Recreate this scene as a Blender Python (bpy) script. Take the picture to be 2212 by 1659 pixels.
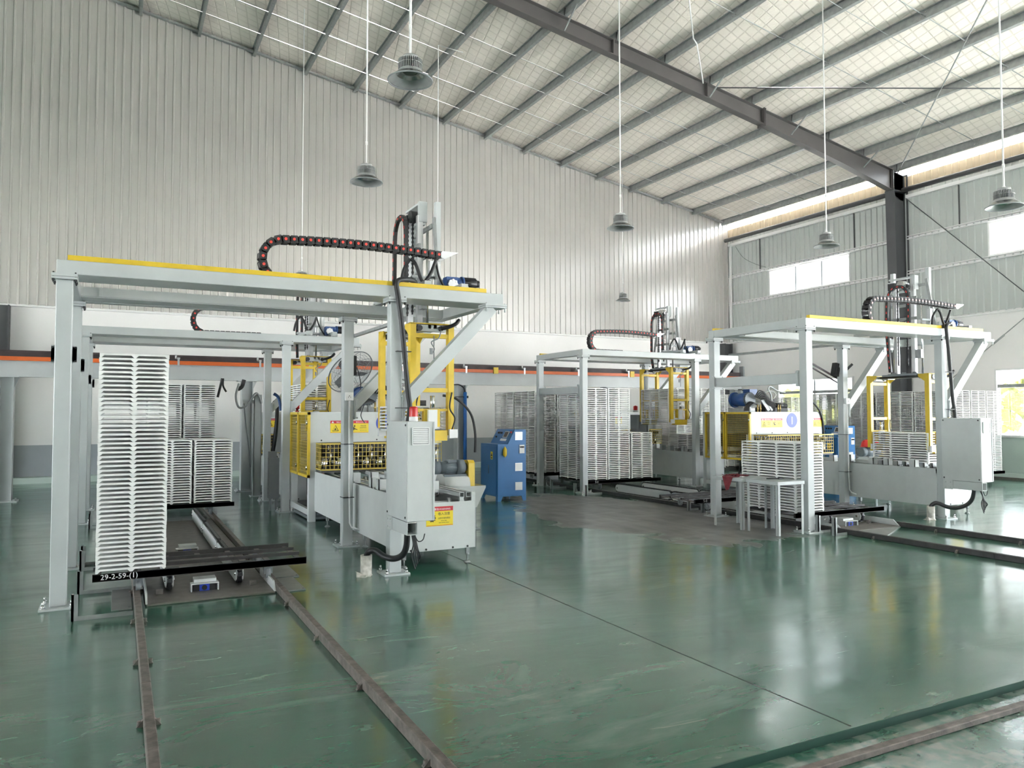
import bpy, math, random
from mathutils import Vector as V, Matrix
random.seed(7)
S = bpy.context.scene
for o in list(bpy.data.objects): bpy.data.objects.remove(o)
COL = S.collection
R = math.radians

# ---------------------------------------------------------------- camera, sky, exposure
cam = bpy.data.cameras.new('camera'); cam.sensor_width = 36; cam.sensor_fit = 'HORIZONTAL'
cam.lens = 36 * 1648 / 2212; cam.clip_end = 300
co = bpy.data.objects.new('camera', cam); COL.objects.link(co)
co.location = (0, 0, 1.7); co.rotation_euler = (R(90 + 2.176), R(0.044), R(-27.255))
S.camera = co
W = bpy.data.worlds.new('sky'); S.world = W; W.use_nodes = True
wn = W.node_tree; bg = wn.nodes['Background']
bg.inputs['Color'].default_value = (0.86, 0.94, 1.0, 1); bg.inputs['Strength'].default_value = 6.0
sun = bpy.data.lights.new('sun', 'SUN'); sun.energy = 60.0; sun.angle = R(1.5); sun.color = (1.0, 0.975, 0.945)
so = bpy.data.objects.new('sun', sun); COL.objects.link(so); so.rotation_euler = (R(-36), R(12), 0)
S.view_settings.view_transform = 'Standard'; S.view_settings.look = 'None'
S.view_settings.gamma = 1; S.view_settings.use_curve_mapping = False
S.view_settings.exposure = 1.45

# ---------------------------------------------------------------- materials
def mat(name, c, rough=0.5, metal=0.0, var=0.06, scale=6.0, bump=0.0, bscale=40.0, spec=0.5, coat=0.0, c2=None, emit=None):
    m = bpy.data.materials.new(name); m.use_nodes = True; t = m.node_tree; n = t.nodes; l = t.links
    b = n['Principled BSDF']; b.inputs['Roughness'].default_value = rough; b.inputs['Metallic'].default_value = metal
    b.inputs['Specular IOR Level'].default_value = spec; b.inputs['Coat Weight'].default_value = coat
    tc = n.new('ShaderNodeTexCoord'); no = n.new('ShaderNodeTexNoise'); no.inputs['Scale'].default_value = scale; no.inputs['Detail'].default_value = 4
    l.new(tc.outputs['Object'], no.inputs['Vector'])
    r = n.new('ShaderNodeValToRGB'); r.color_ramp.elements[0].position = 0.3; r.color_ramp.elements[1].position = 0.7
    c2 = c2 or tuple(min(1, x * (1 + var)) for x in c); d = tuple(x * (1 - var) for x in c)
    r.color_ramp.elements[0].color = (*d, 1); r.color_ramp.elements[1].color = (*c2, 1)
    l.new(no.outputs['Fac'], r.inputs['Fac']); l.new(r.outputs['Color'], b.inputs['Base Color'])
    if bump:
        n2 = n.new('ShaderNodeTexNoise'); n2.inputs['Scale'].default_value = bscale; l.new(tc.outputs['Object'], n2.inputs['Vector'])
        bp = n.new('ShaderNodeBump'); bp.inputs['Strength'].default_value = bump; bp.inputs['Distance'].default_value = 0.01
        l.new(n2.outputs['Fac'], bp.inputs['Height']); l.new(bp.outputs['Normal'], b.inputs['Normal'])
    return m
M = {}
M['grey'] = mat('grey_paint', (0.50, 0.53, 0.53), 0.35, var=0.05, scale=3)
M['panel'] = mat('pale_grey_powder_coat', (0.58, 0.60, 0.59), 0.45, var=0.03, bump=0.05, bscale=300)
M['dgrey'] = mat('dark_grey_paint', (0.23, 0.25, 0.26), 0.4)
M['steel'] = mat('dark_steel_paint', (0.085, 0.088, 0.092), 0.45, var=0.1, scale=2)
M['frame_steel'] = mat('brown_grey_steel_paint', (0.105, 0.098, 0.096), 0.45, var=0.08, scale=2)
M['galv'] = mat('galvanised_steel', (0.33, 0.345, 0.34), 0.42, 0.3, var=0.15, scale=9)
M['chrome'] = mat('chrome', (0.75, 0.75, 0.76), 0.15, 1.0)
M['alu'] = mat('aluminium', (0.62, 0.63, 0.64), 0.32, 0.7)
M['black'] = mat('black_rubber', (0.018, 0.018, 0.019), 0.5)
M['blackp'] = mat('black_plastic', (0.025, 0.025, 0.027), 0.4)
M['red'] = mat('red_plastic', (0.62, 0.03, 0.03), 0.3)
M['redcap'] = mat('red_pin_cap', (0.75, 0.07, 0.05), 0.4)
M['yellow'] = mat('yellow_paint', (0.72, 0.50, 0.035), 0.4, var=0.08, scale=8)
M['yellow2'] = mat('pale_yellow_wire', (0.62, 0.47, 0.09), 0.45)
M['tray'] = mat('white_plastic', (0.86, 0.86, 0.835), 0.45, var=0.03, scale=15)
M['pallet'] = mat('dark_pallet_steel', (0.045, 0.042, 0.042), 0.5, var=0.25, scale=12)
M['rail'] = mat('worn_rail_steel', (0.17, 0.145, 0.13), 0.5, 0.3, var=0.35, scale=14, bump=0.2, bscale=60)
M['plate'] = mat('dull_steel_plate', (0.18, 0.165, 0.15), 0.5, 0.2, var=0.18, scale=9)
M['plate2'] = mat('grey_steel_sheet', (0.27, 0.28, 0.27), 0.35, 0.3, var=0.2, scale=5)
M['white'] = mat('white_paint', (0.80, 0.80, 0.79), 0.5, var=0.02)
M['blue'] = mat('blue_paint', (0.035, 0.17, 0.42), 0.4, var=0.03)
M['blued'] = mat('blue_gearbox', (0.02, 0.07, 0.22), 0.4)
M['bluepipe'] = mat('blue_hose', (0.02, 0.13, 0.42), 0.4)
M['badge'] = mat('blue_badge', (0.03, 0.07, 0.50), 0.4)
M['orange'] = mat('orange_rail', (0.66, 0.13, 0.025), 0.4)
M['brown'] = mat('dark_brown_rail', (0.055, 0.04, 0.042), 0.5, var=0.2)
M['syel'] = mat('sign_yellow', (0.86, 0.66, 0.02), 0.4, var=0.01)
M['sred'] = mat('sign_red', (0.60, 0.02, 0.04), 0.4, var=0.01)
M['sorange'] = mat('sign_orange', (0.72, 0.15, 0.02), 0.4, var=0.01)
M['sblack'] = mat('sign_black', (0.02, 0.02, 0.02), 0.5)
M['swhite'] = mat('sign_white', (0.85, 0.85, 0.85), 0.4, var=0.01)
M['pvc'] = mat('stained_white_pipe', (0.62, 0.58, 0.50), 0.6, var=0.3, scale=22, c2=(0.72, 0.69, 0.63), bump=0.3)
M['motor'] = mat('blue_grey_motor', (0.11, 0.135, 0.15), 0.45)
M['screen'] = mat('dark_screen', (0.06, 0.06, 0.055), 0.2)
M['cloth'] = mat('dark_red_cloth', (0.20, 0.03, 0.04), 0.9, var=0.2, scale=20, bump=0.4)
M['leaf'] = mat('yellow_green_leaves', (0.20, 0.22, 0.035), 0.8, var=0.4, scale=8)
M['soil'] = mat('pale_ground', (0.64, 0.635, 0.625), 0.9, var=0.15, scale=0.6)
M['gold'] = mat('brass', (0.55, 0.40, 0.16), 0.3, 0.9)
M['masonry'] = mat('white_plaster', (0.88, 0.865, 0.85), 0.75, var=0.02, scale=1.2, bump=0.1, bscale=20)
M['dado'] = mat('grey_blue_wall_paint', (0.40, 0.43, 0.455), 0.6, var=0.05, scale=1.5)
M['dado_green'] = mat('pale_green_wall_paint', (0.50, 0.60, 0.55), 0.6, var=0.03, scale=1.5)
M['green'] = mat('green_floor_paint', (0.006, 0.055, 0.036), 0.6, var=0.12, scale=4)
M['sheet'] = mat('corrugated_white_sheet', (0.62, 0.60, 0.575), 0.24, 0.4, var=0.03, scale=1.0, spec=0.6)
M['sheetR'] = mat('pale_green_grey_sheet', (0.52, 0.55, 0.53), 0.45, 0.0, var=0.03, scale=1.0)
M['sheet_sunlit'] = mat('sunlit_tint_sheet', (0.62, 0.52, 0.38), 0.45, 0.0, var=0.03, scale=1.0)  # warm sunlight under the eave, painted into the sheet colour

def glass_mat():
    m = bpy.data.materials.new('window_glass'); m.use_nodes = True; t = m.node_tree; n = t.nodes
    for x in list(n): n.remove(x)
    o = n.new('ShaderNodeOutputMaterial'); mx = n.new('ShaderNodeMixShader'); tr = n.new('ShaderNodeBsdfTransparent'); gl = n.new('ShaderNodeBsdfGlossy')
    gl.inputs['Roughness'].default_value = 0.02; fr = n.new('ShaderNodeFresnel'); fr.inputs['IOR'].default_value = 1.65
    t.links.new(tr.outputs[0], mx.inputs[1]); t.links.new(gl.outputs[0], mx.inputs[2]); t.links.new(mx.outputs[0], o.inputs[0])
    return m
M['glass'] = glass_mat()

def floor_mat(name, lower=False):
    m = bpy.data.materials.new(name); m.use_nodes = True; t = m.node_tree; n = t.nodes; l = t.links; b = n['Principled BSDF']
    tc = n.new('ShaderNodeTexCoord'); P = tc.outputs['Object']
    def noise(scale, detail=4, sx=1, sy=1, rot=0, dist=0.0, rough=0.5):
        mp = n.new('ShaderNodeMapping'); mp.inputs['Scale'].default_value = (sx, sy, 1); mp.inputs['Rotation'].default_value = (0, 0, rot); l.new(P, mp.inputs['Vector'])
        x = n.new('ShaderNodeTexNoise'); x.inputs['Scale'].default_value = scale; x.inputs['Detail'].default_value = detail; x.inputs['Distortion'].default_value = dist; x.inputs['Roughness'].default_value = rough
        l.new(mp.outputs[0], x.inputs['Vector']); return x.outputs['Fac']
    def ramp(f, a, b2, ca=0.0, cb=1.0):
        r = n.new('ShaderNodeMapRange'); r.inputs['From Min'].default_value = a; r.inputs['From Max'].default_value = b2; r.inputs['To Min'].default_value = ca; r.inputs['To Max'].default_value = cb
        l.new(f, r.inputs['Value']); return r.outputs[0]
    def mix(f, a, c):
        x = n.new('ShaderNodeMix'); x.data_type = 'RGBA'
        if isinstance(f, float): x.inputs[0].default_value = f
        else: l.new(f, x.inputs[0])
        for i, v in ((6, a), (7, c)):
            if isinstance(v, tuple): x.inputs[i].default_value = (*v, 1)
            else: l.new(v, x.inputs[i])
        return x.outputs[2]
    def math_(op, a, c):
        x = n.new('ShaderNodeMath'); x.operation = op
        for i, v in ((0, a), (1, c)):
            if isinstance(v, (int, float)): x.inputs[i].default_value = v
            else: l.new(v, x.inputs[i])
        return x.outputs[0]
    base = mix(ramp(noise(0.55, 5, dist=0.6), 0.35, 0.65), (0.016, 0.105, 0.062), (0.040, 0.145, 0.098))
    worn = ramp(noise(0.9, 8, 0.7, 1.6, 0.5, 1.2, 0.62), 0.50, 0.68)
    base = mix(math_('MULTIPLY', worn, 0.6), base, (0.17, 0.24, 0.19))
    scr = ramp(noise(2.6, 8, 0.45, 2.6, 0.7, 1.6, 0.7), 0.60, 0.70)
    base = mix(math_('MULTIPLY', scr, 0.45), base, (0.34, 0.38, 0.30))
    if lower:
        base = mix(ramp(noise(9, 6), 0.45, 0.6), base, (0.17, 0.22, 0.18))
    # worn-through bare concrete between the two tracks
    sx = n.new('ShaderNodeSeparateXYZ'); l.new(P, sx.inputs[0])
    dx = math_('DIVIDE', math_('SUBTRACT', sx.outputs[0], 7.75), 1.75); dy = math_('DIVIDE', math_('SUBTRACT', sx.outputs[1], 10.5), 3.3)
    d = math_('ADD', math_('MULTIPLY', dx, dx), math_('MULTIPLY', dy, dy))
    d = math_('ADD', d, math_('MULTIPLY', math_('SUBTRACT', noise(1.1, 6, dist=0.8), 0.5), 2.2))
    mask = ramp(d, 1.05, 0.85)
    conc = mix(ramp(noise(2.2, 8, 1.8, 0.6, 0.3), 0.35, 0.65), (0.10, 0.10, 0.098), (0.185, 0.18, 0.17))
    base = mix(mask, base, conc)
    l.new(base, b.inputs['Base Color'])
    rg = math_('ADD', ramp(noise(1.6, 6, 0.6, 1.5, 0.4, 0.8), 0.3, 0.75, 0.10, 0.26), math_('MULTIPLY', mask, 0.28))
    l.new(rg, b.inputs['Roughness'])
    b.inputs['Specular IOR Level'].default_value = 0.7; b.inputs['Coat Weight'].default_value = 0.3; b.inputs['Coat Roughness'].default_value = 0.16
    h = math_('ADD', math_('MULTIPLY', noise(2.4, 3, 0.5, 1.4, 0.5, 0.4), 0.55), math_('MULTIPLY', noise(34, 3, 0.5, 1.3, 0.5), 0.045 if not lower else 0.14))
    bp = n.new('ShaderNodeBump'); bp.inputs['Strength'].default_value = 0.16; bp.inputs['Distance'].default_value = 0.03
    l.new(h, bp.inputs['Height']); l.new(bp.outputs[0], b.inputs['Normal'])
    return m
M['floor'] = floor_mat('green_epoxy_floor'); M['floor_low'] = floor_mat('worn_green_floor', True)

def quilt_mat():
    m = bpy.data.materials.new('insulation_quilt'); m.use_nodes = True; t = m.node_tree; n = t.nodes; l = t.links; b = n['Principled BSDF']
    b.inputs['Roughness'].default_value = 0.55; b.inputs['Specular IOR Level'].default_value = 0.4
    tc = n.new('ShaderNodeTexCoord'); hs = []
    for a in (12, 78):
        mp = n.new('ShaderNodeMapping'); mp.inputs['Rotation'].default_value = (0, 0, R(a)); l.new(tc.outputs['Object'], mp.inputs['Vector'])
        w = n.new('ShaderNodeTexWave'); w.bands_direction = 'X'; w.inputs['Scale'].default_value = 1.25; w.inputs['Distortion'].default_value = 0.15
        l.new(mp.outputs[0], w.inputs['Vector'])
        mr = n.new('ShaderNodeMapRange'); mr.inputs['From Min'].default_value = 0.0; mr.inputs['From Max'].default_value = 0.07; l.new(w.outputs['Fac'], mr.inputs['Value']); hs.append(mr.outputs[0])
    mn = n.new('ShaderNodeMath'); mn.operation = 'MINIMUM'; l.new(hs[0], mn.inputs[0]); l.new(hs[1], mn.inputs[1])
    mx = n.new('ShaderNodeMix'); mx.data_type = 'RGBA'; mx.inputs[6].default_value = (0.74, 0.68, 0.61, 1); mx.inputs[7].default_value = (0.90, 0.835, 0.765, 1); l.new(mn.outputs[0], mx.inputs[0])
    l.new(mx.outputs[2], b.inputs['Base Color'])
    no = n.new('ShaderNodeTexNoise'); no.inputs['Scale'].default_value = 7; no.inputs['Detail'].default_value = 5; no.inputs['Distortion'].default_value = 1.5; l.new(tc.outputs['Object'], no.inputs['Vector'])
    ad = n.new('ShaderNodeMath'); ad.operation = 'ADD'; l.new(no.outputs['Fac'], ad.inputs[0]); l.new(mn.outputs[0], ad.inputs[1])
    bp = n.new('ShaderNodeBump'); bp.inputs['Strength'].default_value = 0.35; bp.inputs['Distance'].default_value = 0.03; l.new(ad.outputs[0], bp.inputs['Height']); l.new(bp.outputs[0], b.inputs['Normal'])
    return m
M['quilt'] = quilt_mat()

# ---------------------------------------------------------------- mesh helpers
class MB:
    def __init__(s): s.v = []; s.f = []; s.m = []; s.sm = []; s.cur = 0
    def add(s, vs, fs, smooth=False):
        o = len(s.v); s.v += [tuple(x) for x in vs]
        for f in fs: s.f.append(tuple(i + o for i in f)); s.m.append(s.cur); s.sm.append(smooth)
        return s
    def box(s, x0, x1, y0, y1, z0, z1):
        return s.add([(x0, y0, z0), (x1, y0, z0), (x1, y1, z0), (x0, y1, z0), (x0, y0, z1), (x1, y0, z1), (x1, y1, z1), (x0, y1, z1)],
                     [(0, 3, 2, 1), (4, 5, 6, 7), (0, 1, 5, 4), (1, 2, 6, 5), (2, 3, 7, 6), (3, 0, 4, 7)])
    def frame(s, p0, p1, up=(0, 0, 1)):
        d = (V(p1) - V(p0)).normalized(); u = V(up)
        if abs(d.dot(u)) > 0.98: u = V((0, 1, 0))
        a = d.cross(u).normalized(); return d, a, a.cross(d)
    def bar(s, p0, p1, w, h, up=(0, 0, 1)):
        d, a, u = s.frame(p0, p1, up); q = []
        for p in (V(p0), V(p1)):
            for i, j in ((-1, -1), (1, -1), (1, 1), (-1, 1)): q.append(p + a * (i * w / 2) + u * (j * h / 2))
        return s.add(q, [(0, 1, 2, 3), (7, 6, 5, 4), (0, 4, 5, 1), (1, 5, 6, 2), (2, 6, 7, 3), (3, 7, 4, 0)])
    def cyl(s, p0, p1, r, n=12, r1=None, caps=True):
        d, a, u = s.frame(p0, p1); r1 = r if r1 is None else r1; q = []
        for p, rr in ((V(p0), r), (V(p1), r1)):
            for i in range(n): t = 2 * math.pi * i / n; q.append(p + a * (rr * math.cos(t)) + u * (rr * math.sin(t)))
        s.add(q, [(i, (i + 1) % n, n + (i + 1) % n, n + i) for i in range(n)], True)
        if caps:
            o = len(s.v) - 2 * n
            s.f += [tuple(o + i for i in reversed(range(n))), tuple(o + n + i for i in range(n))]; s.m += [s.cur] * 2; s.sm += [False] * 2
        return s
    def tube(s, pts, r, n=8, ridge=0.0):
        pts = [V(p) for p in pts]; q = []; a = None
        for i, p in enumerate(pts):
            d = (pts[min(i + 1, len(pts) - 1)] - pts[max(i - 1, 0)]).normalized()
            if a is None:
                a = d.orthogonal().normalized()
            else:
                a = (a - d * a.dot(d)).normalized()
            u = d.cross(a); rr = r * (1 + ridge * (1 if i % 2 else -1))
            for k in range(n): t = 2 * math.pi * k / n; q.append(p + a * (rr * math.cos(t)) + u * (rr * math.sin(t)))
        fs = []
        for i in range(len(pts) - 1):
            for k in range(n): fs.append((i * n + k, i * n + (k + 1) % n, (i + 1) * n + (k + 1) % n, (i + 1) * n + k))
        s.add(q, fs, True); s.add(q[:n], [tuple(reversed(range(n)))]); s.add(q[-n:], [tuple(range(n))]); return s
    def lathe(s, prof, n=24, c=(0, 0, 0)):
        q = []
        for r, z in prof:
            for k in range(n): t = 2 * math.pi * k / n; q.append((c[0] + r * math.cos(t), c[1] + r * math.sin(t), c[2] + z))
        fs = []
        for i in range(len(prof) - 1):
            for k in range(n): fs.append((i * n + k, i * n + (k + 1) % n, (i + 1) * n + (k + 1) % n, (i + 1) * n + k))
        return s.add(q, fs, True)
    def prism(s, poly, axis, a, b):
        def pt(p, t): return (t, p[0], p[1]) if axis == 'x' else ((p[0], t, p[1]) if axis == 'y' else (p[0], p[1], t))
        n = len(poly)
        return s.add([pt(p, a) for p in poly] + [pt(p, b) for p in poly], [tuple(range(n)), tuple(reversed(range(n, 2 * n)))] + [(i, n + i, n + (i + 1) % n, (i + 1) % n) for i in range(n)])
    def text(s, body, x, z, size, y=0.0, align='CENTER', axis='y'):
        c = bpy.data.curves.new('t', 'FONT'); c.body = body; c.size = size; c.align_x = align; c.resolution_u = 2; c.extrude = 0.0004
        o = bpy.data.objects.new('t', c); COL.objects.link(o); dg = bpy.context.evaluated_depsgraph_get(); me = o.evaluated_get(dg).to_mesh()
        vs = [tuple(v.co) for v in me.vertices]; fs = [tuple(p.vertices) for p in me.polygons]
        o.evaluated_get(dg).to_mesh_clear(); bpy.data.objects.remove(o); bpy.data.curves.remove(c)
        if axis == 'y': return s.add([(x + a, y - d, z + b) for a, b, d in vs], fs)
        return s.add([(y - d, x - a, z + b) for a, b, d in vs], fs)      # reads on a face that looks towards -x
    def mesh(s, name, mats):
        me = bpy.data.meshes.new(name); me.from_pydata(s.v, [], s.f); mats = mats if isinstance(mats, (list, tuple)) else [mats]
        for m in mats: me.materials.append(M[m] if isinstance(m, str) else m)
        me.polygons.foreach_set('material_index', s.m); me.polygons.foreach_set('use_smooth', s.sm); me.update(); return me
    def build(s, name, mats, parent=None, loc=None, bev=0.0, label=None):
        o = bpy.data.objects.new(name, s.mesh(name, mats)); COL.objects.link(o)
        if parent: o.parent = parent
        if loc: o.location = loc
        if bev:
            b = o.modifiers.new('bevel', 'BEVEL'); b.width = bev; b.segments = 1; b.limit_method = 'ANGLE'
        if label: o['label'] = label
        return o
def tag(o, label=None, cat=None, group=None, kind=None):
    for k, v in (('label', label), ('category', cat), ('group', group), ('kind', kind)):
        if v: o[k] = v
    return o
def root(name, loc, label, cat, group=None, rz=0.0):
    o = bpy.data.objects.new(name, None); o.empty_display_size = 0.1; COL.objects.link(o); o.location = loc; o.rotation_euler = (0, 0, rz)
    return tag(o, label, cat, group)
def part(name, src, parent, loc=None, rot=None):
    o = bpy.data.objects.new(name, src); COL.objects.link(o); o.parent = parent
    if loc: o.location = loc
    if rot: o.rotation_euler = rot
    return o
def smooth_path(pts, n=8):
    pts = [V(p) for p in pts]; out = []
    for i in range(len(pts) - 1):
        p0, p1, p2, p3 = pts[max(i - 1, 0)], pts[i], pts[i + 1], pts[min(i + 2, len(pts) - 1)]
        for k in range(n):
            t = k / n; out.append(0.5 * ((2 * p1) + (p2 - p0) * t + (2 * p0 - 5 * p1 + 4 * p2 - p3) * t * t + (3 * p1 - p0 - 3 * p2 + p3) * t ** 3))
    out.append(pts[-1]); return out
ORD = ('topmost second third fourth fifth sixth seventh eighth ninth tenth eleventh twelfth thirteenth fourteenth fifteenth sixteenth seventeenth eighteenth nineteenth twentieth '
       'twenty-first twenty-second twenty-third twenty-fourth twenty-fifth twenty-sixth twenty-seventh twenty-eighth twenty-ninth thirtieth thirty-first thirty-second thirty-third thirty-fourth '
       'thirty-fifth thirty-sixth thirty-seventh thirty-eighth thirty-ninth fortieth forty-first forty-second forty-third forty-fourth forty-fifth forty-sixth forty-seventh forty-eighth forty-ninth').split()
# ---------------------------------------------------------------- building shell
XR, YG = 20.7, 22.0                       # inner faces: right (eave) wall, gable wall
def zr(x): return 12.188 - 0.16615 * x     # underside of the purlins
def struct(o): return tag(o, kind='structure')

fl = struct(MB().box(-26, 21, 2.88, 22.2, -0.25, 0).build('floor', 'floor'))
MB().box(-26, 21, -10.2, 2.88, -0.25, -0.045).build('lower_floor', 'floor_low', fl)
b = MB(); b.box(-26, 21, 2.874, 2.88, -0.045, -0.0005); b.build('step_face', 'green', fl)
b = MB(); b.box(3.556, 3.566, 2.9, 21.7, 0.0, 0.001); struct(b.build('trim_1', 'sblack'))
out = MB(); out.box(-90, 90, -90, 80, -0.5, -0.3); struct(out.build('ground_outside', 'soil'))

# gable wall: plastered lower wall, then ribbed sheets a metre wide
wb = struct(MB().box(-26, 20.9, 22.0, 22.2, 0, 4.32).build('wall_back', 'masonry'))
MB().box(-26, 20.66, 21.994, 22.0, 0.16, 0.92).build('dado', 'dado', wb, label='grey blue painted dado')
MB().prism([(21.74, 0), (22.0, 0), (22.0, 0.16), (21.80, 0.14)], 'x', -26, 20.6).build('kerb', 'dado_green', wb, label='green painted kerb')
MB().prism([(21.90, 4.30), (22.0, 4.30), (22.0, 4.40), (21.965, 4.36), (21.90, 4.35)], 'x', -26, 20.68).build('flashing', 'white', wb)
def ribs(x0, x1, pitch=0.2):
    out, x = [(x0, 0)], x0
    while x < x1 - 1e-6:
        out += [(x + pitch - 0.062, 0), (x + pitch - 0.048, 0.034), (x + pitch - 0.014, 0.034), (x + pitch, 0)]; x += pitch
    return out
for k in range(-13, 21):
    x0, x1 = k, min(k + 1, 20.69) if k < 20 else 20.69
    pr = [p for p in ribs(x0, k + 1) if p[0] <= x1 + 1e-6]
    b = MB(); n = len(pr)
    b.add([(x, 21.97 - d, 4.34) for x, d in pr] + [(x, 21.97 - d, zr(x) + 0.23) for x, d in pr], [(i, i + 1, n + i + 1, n + i) for i in range(n - 1)])
    b.build('wall_sheet', 'sheet', wb)
MB().box(-26, -13, 21.94, 22.0, 4.34, zr(-26)).build('wall_sheet', 'sheet', wb)
b = MB(); b.prism([(-26, 4.3), (20.9, 4.3), (20.9, zr(20.9) + 0.2), (-26, zr(-26) + 0.2)], 'y', 22.02, 22.1); b.build('leak_backing', 'sheet', wb)  # slab added behind the sheets to stop sky light leaking in
b = MB(); b.bar((-13, 21.9, zr(-13) + 0.12), (20.6, 21.9, zr(20.6) + 0.12), 0.10, 0.05); b.build('rake_angle', 'galv', wb)

def hcol(x0, x1, y0, y1, z1, t=0.03):
    b = MB(); b.box(x0, x0 + t, y0, y1, 0, z1); b.box(x1 - t, x1, y0, y1, 0, z1); b.box(x0, x1, (y0 + y1) / 2 - t / 2, (y0 + y1) / 2 + t / 2, 0, z1); return b
struct(hcol(-2.95, -2.37, 21.65, 21.95, 4.3).build('column', 'steel', label='dark steel wall column at the far left end'))
struct(hcol(20.12, 20.5, 21.65, 21.95, 4.3).build('column', 'steel', label='dark steel wall column in the far corner'))

b = MB(); b.box(-16.2, -16, -10, 22.2, 4.3, 15.2); b.box(-16.2, -16, -10, 22.2, -0.3, 0.9)
for y in (-10, -2.5, 5, 12.5, 19.5): b.box(-16.2, -16, y, y + 1.6, 0.9, 4.3)
struct(b.build('unseen_wall_left', 'masonry'))  # unseen wall; gaps between its piers are shaped to admit fill daylight
b = MB(); b.box(-26.2, 20.9, -10.2, -10, 4.4, 17); b.box(-26.2, 13.5, -10.2, -10, -0.3, 5.2); b.box(13.5, 20.9, -10.2, -10, 4.2, 5.2); struct(b.build('unseen_wall_front', 'masonry'))  # unseen wall, closed except for an opening sized to steer the daylight
# right wall
def wall_holes(b, x0, x1, y0, y1, z0, z1, holes):
    ys = y0
    for (a, c, d, e) in sorted(holes):
        if a > ys: b.box(x0, x1, ys, a, z0, z1)
        if d > z0: b.box(x0, x1, a, c, z0, d)
        if e < z1: b.box(x0, x1, a, c, e, z1)
        ys = c
    if ys < y1: b.box(x0, x1, ys, y1, z0, z1)
    return b
LOW = [(16.5, 19.62, 1.06, 2.86), (8.85, 12.12, 1.06, 2.86)]
UP = [(16.54, 19.95, 5.87, 6.80), (8.8, 12.2, 5.87, 6.80), (1.4, 4.8, 5.87, 6.80), (-6, -2.6, 5.87, 6.80)]  # last two lie out of view, added for glare on the floor
wr = struct(wall_holes(MB(), XR, XR + 0.2, -10, 22.2, 0, 4.36, LOW + [(0.4, 6.9, 0, 4.2), (-9, -5, 0, 4.2)]).build('wall_right', 'masonry'))  # the two door holes are out of view, added to let daylight in
wall_holes(MB(), XR - 0.005, XR, 7.0, 21.99, 0.12, 1.05, []).build('dado', 'dado_green', wr, label='pale green painted dado')
MB().prism([(XR - 0.22, 0), (XR, 0), (XR, 0.13), (XR - 0.18, 0.12)], 'y', 7.0, 21.75).build('kerb', 'dado_green', wr)
MB().prism([(XR - 0.09, 4.33), (XR, 4.33), (XR, 4.43), (XR - 0.09, 4.37)], 'y', -10, 21.95).build('flashing', 'white', wr)
def rsheet(y0, y1, z0, z1, m, name='wall_sheet'):
    pr = ribs(y0, y1); pr = [p for p in pr if p[0] <= y1 + 1e-6]; pr.append((y1, 0)); n = len(pr); b = MB()
    b.add([(XR - 0.03 - d, y, z0) for y, d in pr] + [(XR - 0.03 - d, y, z1) for y, d in pr], [(i + 1, i, n + i, n + i + 1) for i in range(n - 1)])
    b.add([(XR + 0.02, y, z0) for y, d in pr] + [(XR + 0.02, y, z1) for y, d in pr], [(i, i + 1, n + i + 1, n + i) for i in range(n - 1)])
    b.build(name, m, wr)
y = -10.0
while y < 22.0:
    y2 = min(y + 1.0, 22.0); rsheet(y, y2, 4.36, 5.87, 'sheetR'); rsheet(y, y2, 6.80, 8.27, 'sheetR'); rsheet(y, y2, 8.27, 8.70, 'sheet_sunlit'); y = y2
ys = -10
for (a, c, d, e) in sorted(UP) + [(22.0, 22.1, 0, 0)]:
    y = ys
    while y < a - 1e-6: y2 = min(y + 1.0, a); rsheet(y, y2, 5.87, 6.80, 'sheetR'); y = y2
    ys = c
for y0, y1 in ((14.8, 21.9), (7.45, 14.5), (0.1, 7.15)):
    for z in (6.85, 5.82): MB().prism([(XR - 0.14, z - 0.05), (XR - 0.03, z - 0.05), (XR - 0.03, z + 0.05), (XR - 0.14, z + 0.05), (XR - 0.14, z + 0.03), (XR - 0.05, z + 0.03), (XR - 0.05, z - 0.03), (XR - 0.14, z - 0.03)], 'y', y0, y1).build('girt', 'white', wr)
    MB().prism([(XR - 0.16, 8.02), (XR - 0.03, 8.02), (XR - 0.03, 8.12), (XR - 0.16, 8.12)], 'y', y0, y1).build('girt', 'white', wr)
    b = MB(); b.cyl((20.42, y0 - 0.1, 8.24), (20.42, y1, 8.24), 0.075, 12); b.build('eave_strut', 'steel', wr)
    for yy in (y1 - 1.55, y0 + 1.55): MB().box(XR - 0.09, XR - 0.06, yy - 0.015, yy + 0.015, 6.9, 8.02).build('girt_hanger', 'steel', wr)
MB().box(XR - 0.16, XR - 0.10, 21.75, 21.81, 4.4, 8.1).build('corner_post', 'white', wr)
MB().box(XR - 0.10, XR - 0.04, 21.84, 21.90, 4.4, 8.1).build('corner_post', 'white', wr)
b = MB(); b.tube(smooth_path([(XR - 0.06, 21.6, 8.0), (XR - 0.06, 21.2, 7.5), (XR - 0.06, 20.6, 7.15), (XR - 0.06, 20.1, 6.95)]), 0.008, 5); b.build('loose_wire', 'steel', wr)

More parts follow.
